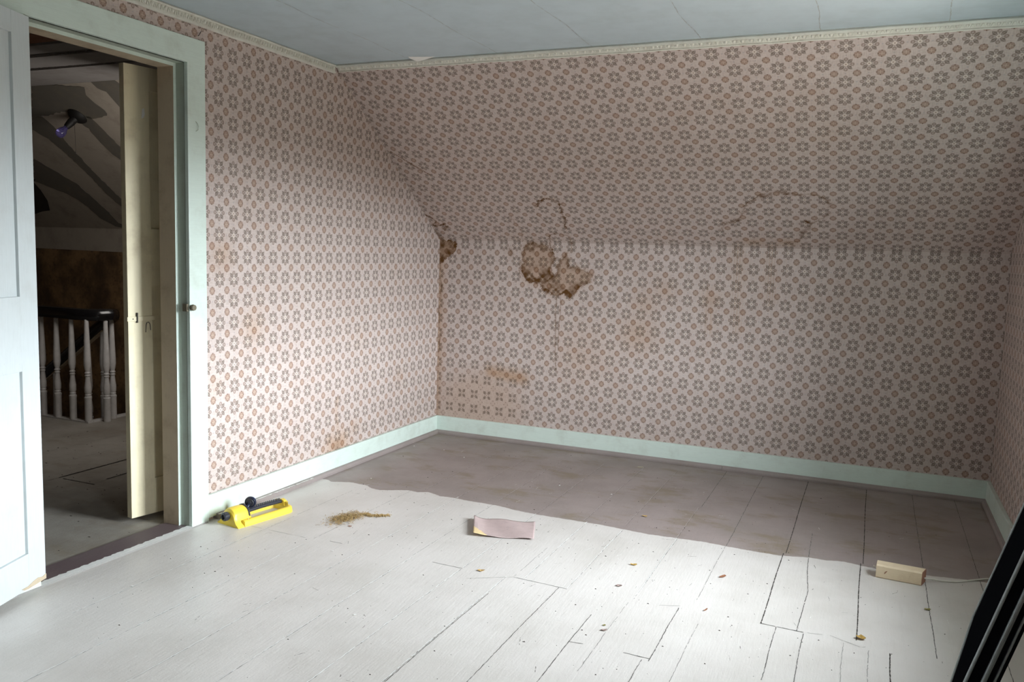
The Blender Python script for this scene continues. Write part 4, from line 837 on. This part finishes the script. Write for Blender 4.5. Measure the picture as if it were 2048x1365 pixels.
WC = [(0.08, -0.437, 'white chip nearest the back left corner baseboard'), (0.295, -0.433, 'white chip on mauve floor, second from the back left corner'), (0.49, -0.54, 'white chip on mauve floor, third from the back left corner'),
      (0.26, -1.21, 'white chip beside the wavy paint edge near left baseboard'), (0.723, -2.213, 'white chip on grey floor below the dry grass heap'), (1.148, -2.68, 'white chip on grey floor near the bottom edge centre'),
      (1.214, -0.825, 'white chip in the middle of the mauve floor'), (1.514, -0.848, 'curled white chip on mauve floor right of its middle'), (0.30, -2.85, 'white chip on grey floor just outside the doorway')]
for x, y, lb in WC: flake('plaster_chip', x, y, 0.0048, M['chip_white'], x * 9, lb, 'plaster chip', curl=0.25, lng=1.2, group=G2)
m = MB()
for k in range(620):
    x = rnd.uniform(0.15, 3.2); y = rnd.uniform(-3.3, -0.1) if rnd.random() < 0.6 else rnd.uniform(-2.7, -1.2)
    if x < 0.5 and y > -2.3 and y < -1.7: continue
    s = rnd.choice([0.0006, 0.0008, 0.0010, 0.0013, 0.0024]) * rnd.uniform(0.7, 1.2); a = rnd.uniform(0, PI); n = 5; z = 0.0012
    ring = [(x + s * rnd.uniform(0.6, 2.2) * math.cos(a + 2 * PI * i / n), y + s * rnd.uniform(0.6, 1.2) * math.sin(a + 2 * PI * i / n), z * 0.3) for i in range(n)]
    m.add(ring + [(x, y, z + s * 0.6)], [(i, (i + 1) % n, n) for i in range(n)], 0 if rnd.random() < 0.93 else 1)
for k in range(160):
    x = rnd.uniform(-2.0, -0.15); y = rnd.uniform(-3.0, -1.1); s = rnd.uniform(0.001, 0.004)
    ring = [(x + s * rnd.uniform(0.6, 3) * math.cos(2 * PI * i / 5), y + s * math.sin(2 * PI * i / 5), 0.0004) for i in range(5)]; m.add(ring + [(x, y, 0.002)], [(i, (i + 1) % 5, 5) for i in range(5)], 0)
tag(m.build('floor_grit', [M['speck'], M['chip_white']]), 'fine dark grit and crumbs scattered over the floor boards', 'grit', kind='stuff')
dk = [(1740, 0)]
# ------------------------------------------------------------------ black panels leaning on the right wall
tl = 0.2835
def lean_panel(label, x0, ys, y_near, thick, zt, kink, name='folding_panel'):
    """slab whose faces lean towards the right wall; near edge at y_near, far edge at ys, bottom far corner cut off"""
    r = thing(name, label, 'panel', (x0, y_near, 0), 0, 'black panels leaning on the right wall')
    w = ys - y_near; cz = kink
    poly = [(0.0, 0.0), (0.0, zt), (w, zt), (w - 0.005, cz), (0.02, 0.0)] if cz else [(0, 0.0), (0, zt), (w, zt), (w, 0.0)]
    X = lambda y, z, o: (z * tl + o, y, z)
    m = MB(); n = len(poly); vs = [X(y, z, 0.0) for y, z in poly] + [X(y, z, thick) for y, z in poly]
    m.add(vs, [tuple(range(n)), tuple(range(n, 2 * n))[::-1]] + [(i, (i + 1) % n, n + (i + 1) % n, n + i) for i in range(n)]); m.build('panel_board', M['case_black'], r)
    def edge(off, rad):
        q = MB(); pts = [X(y, z, off) for y, z in poly]; pts = pts + [pts[0]]
        dense = []
        for a, b in zip(pts[:-1], pts[1:]): dense += [tuple(Vector(a).lerp(Vector(b), k / 4)) for k in range(4)]
        dense.append(pts[-1]); q.tube(dense, rad, 8); q.build('metal_edge', M['case_trim'], r, smooth=True)
    edge(0.0, 0.0042)
    if thick > 0.02: edge(thick, 0.0048)
    return r
lean_panel('black panel with grey metal edges, frontmost of the leaning stack', 2.9008, -2.615, -2.80, 0.034, 1.41, 0.36)
lean_panel('thinner black panel with grey edge behind the front one', 2.9408, -2.64, -2.79, 0.016, 1.33, 0.0)
lean_panel('black panel hindmost in the stack against the right wall', 2.962, -2.66, -2.78, 0.012, 1.27, 0.0)
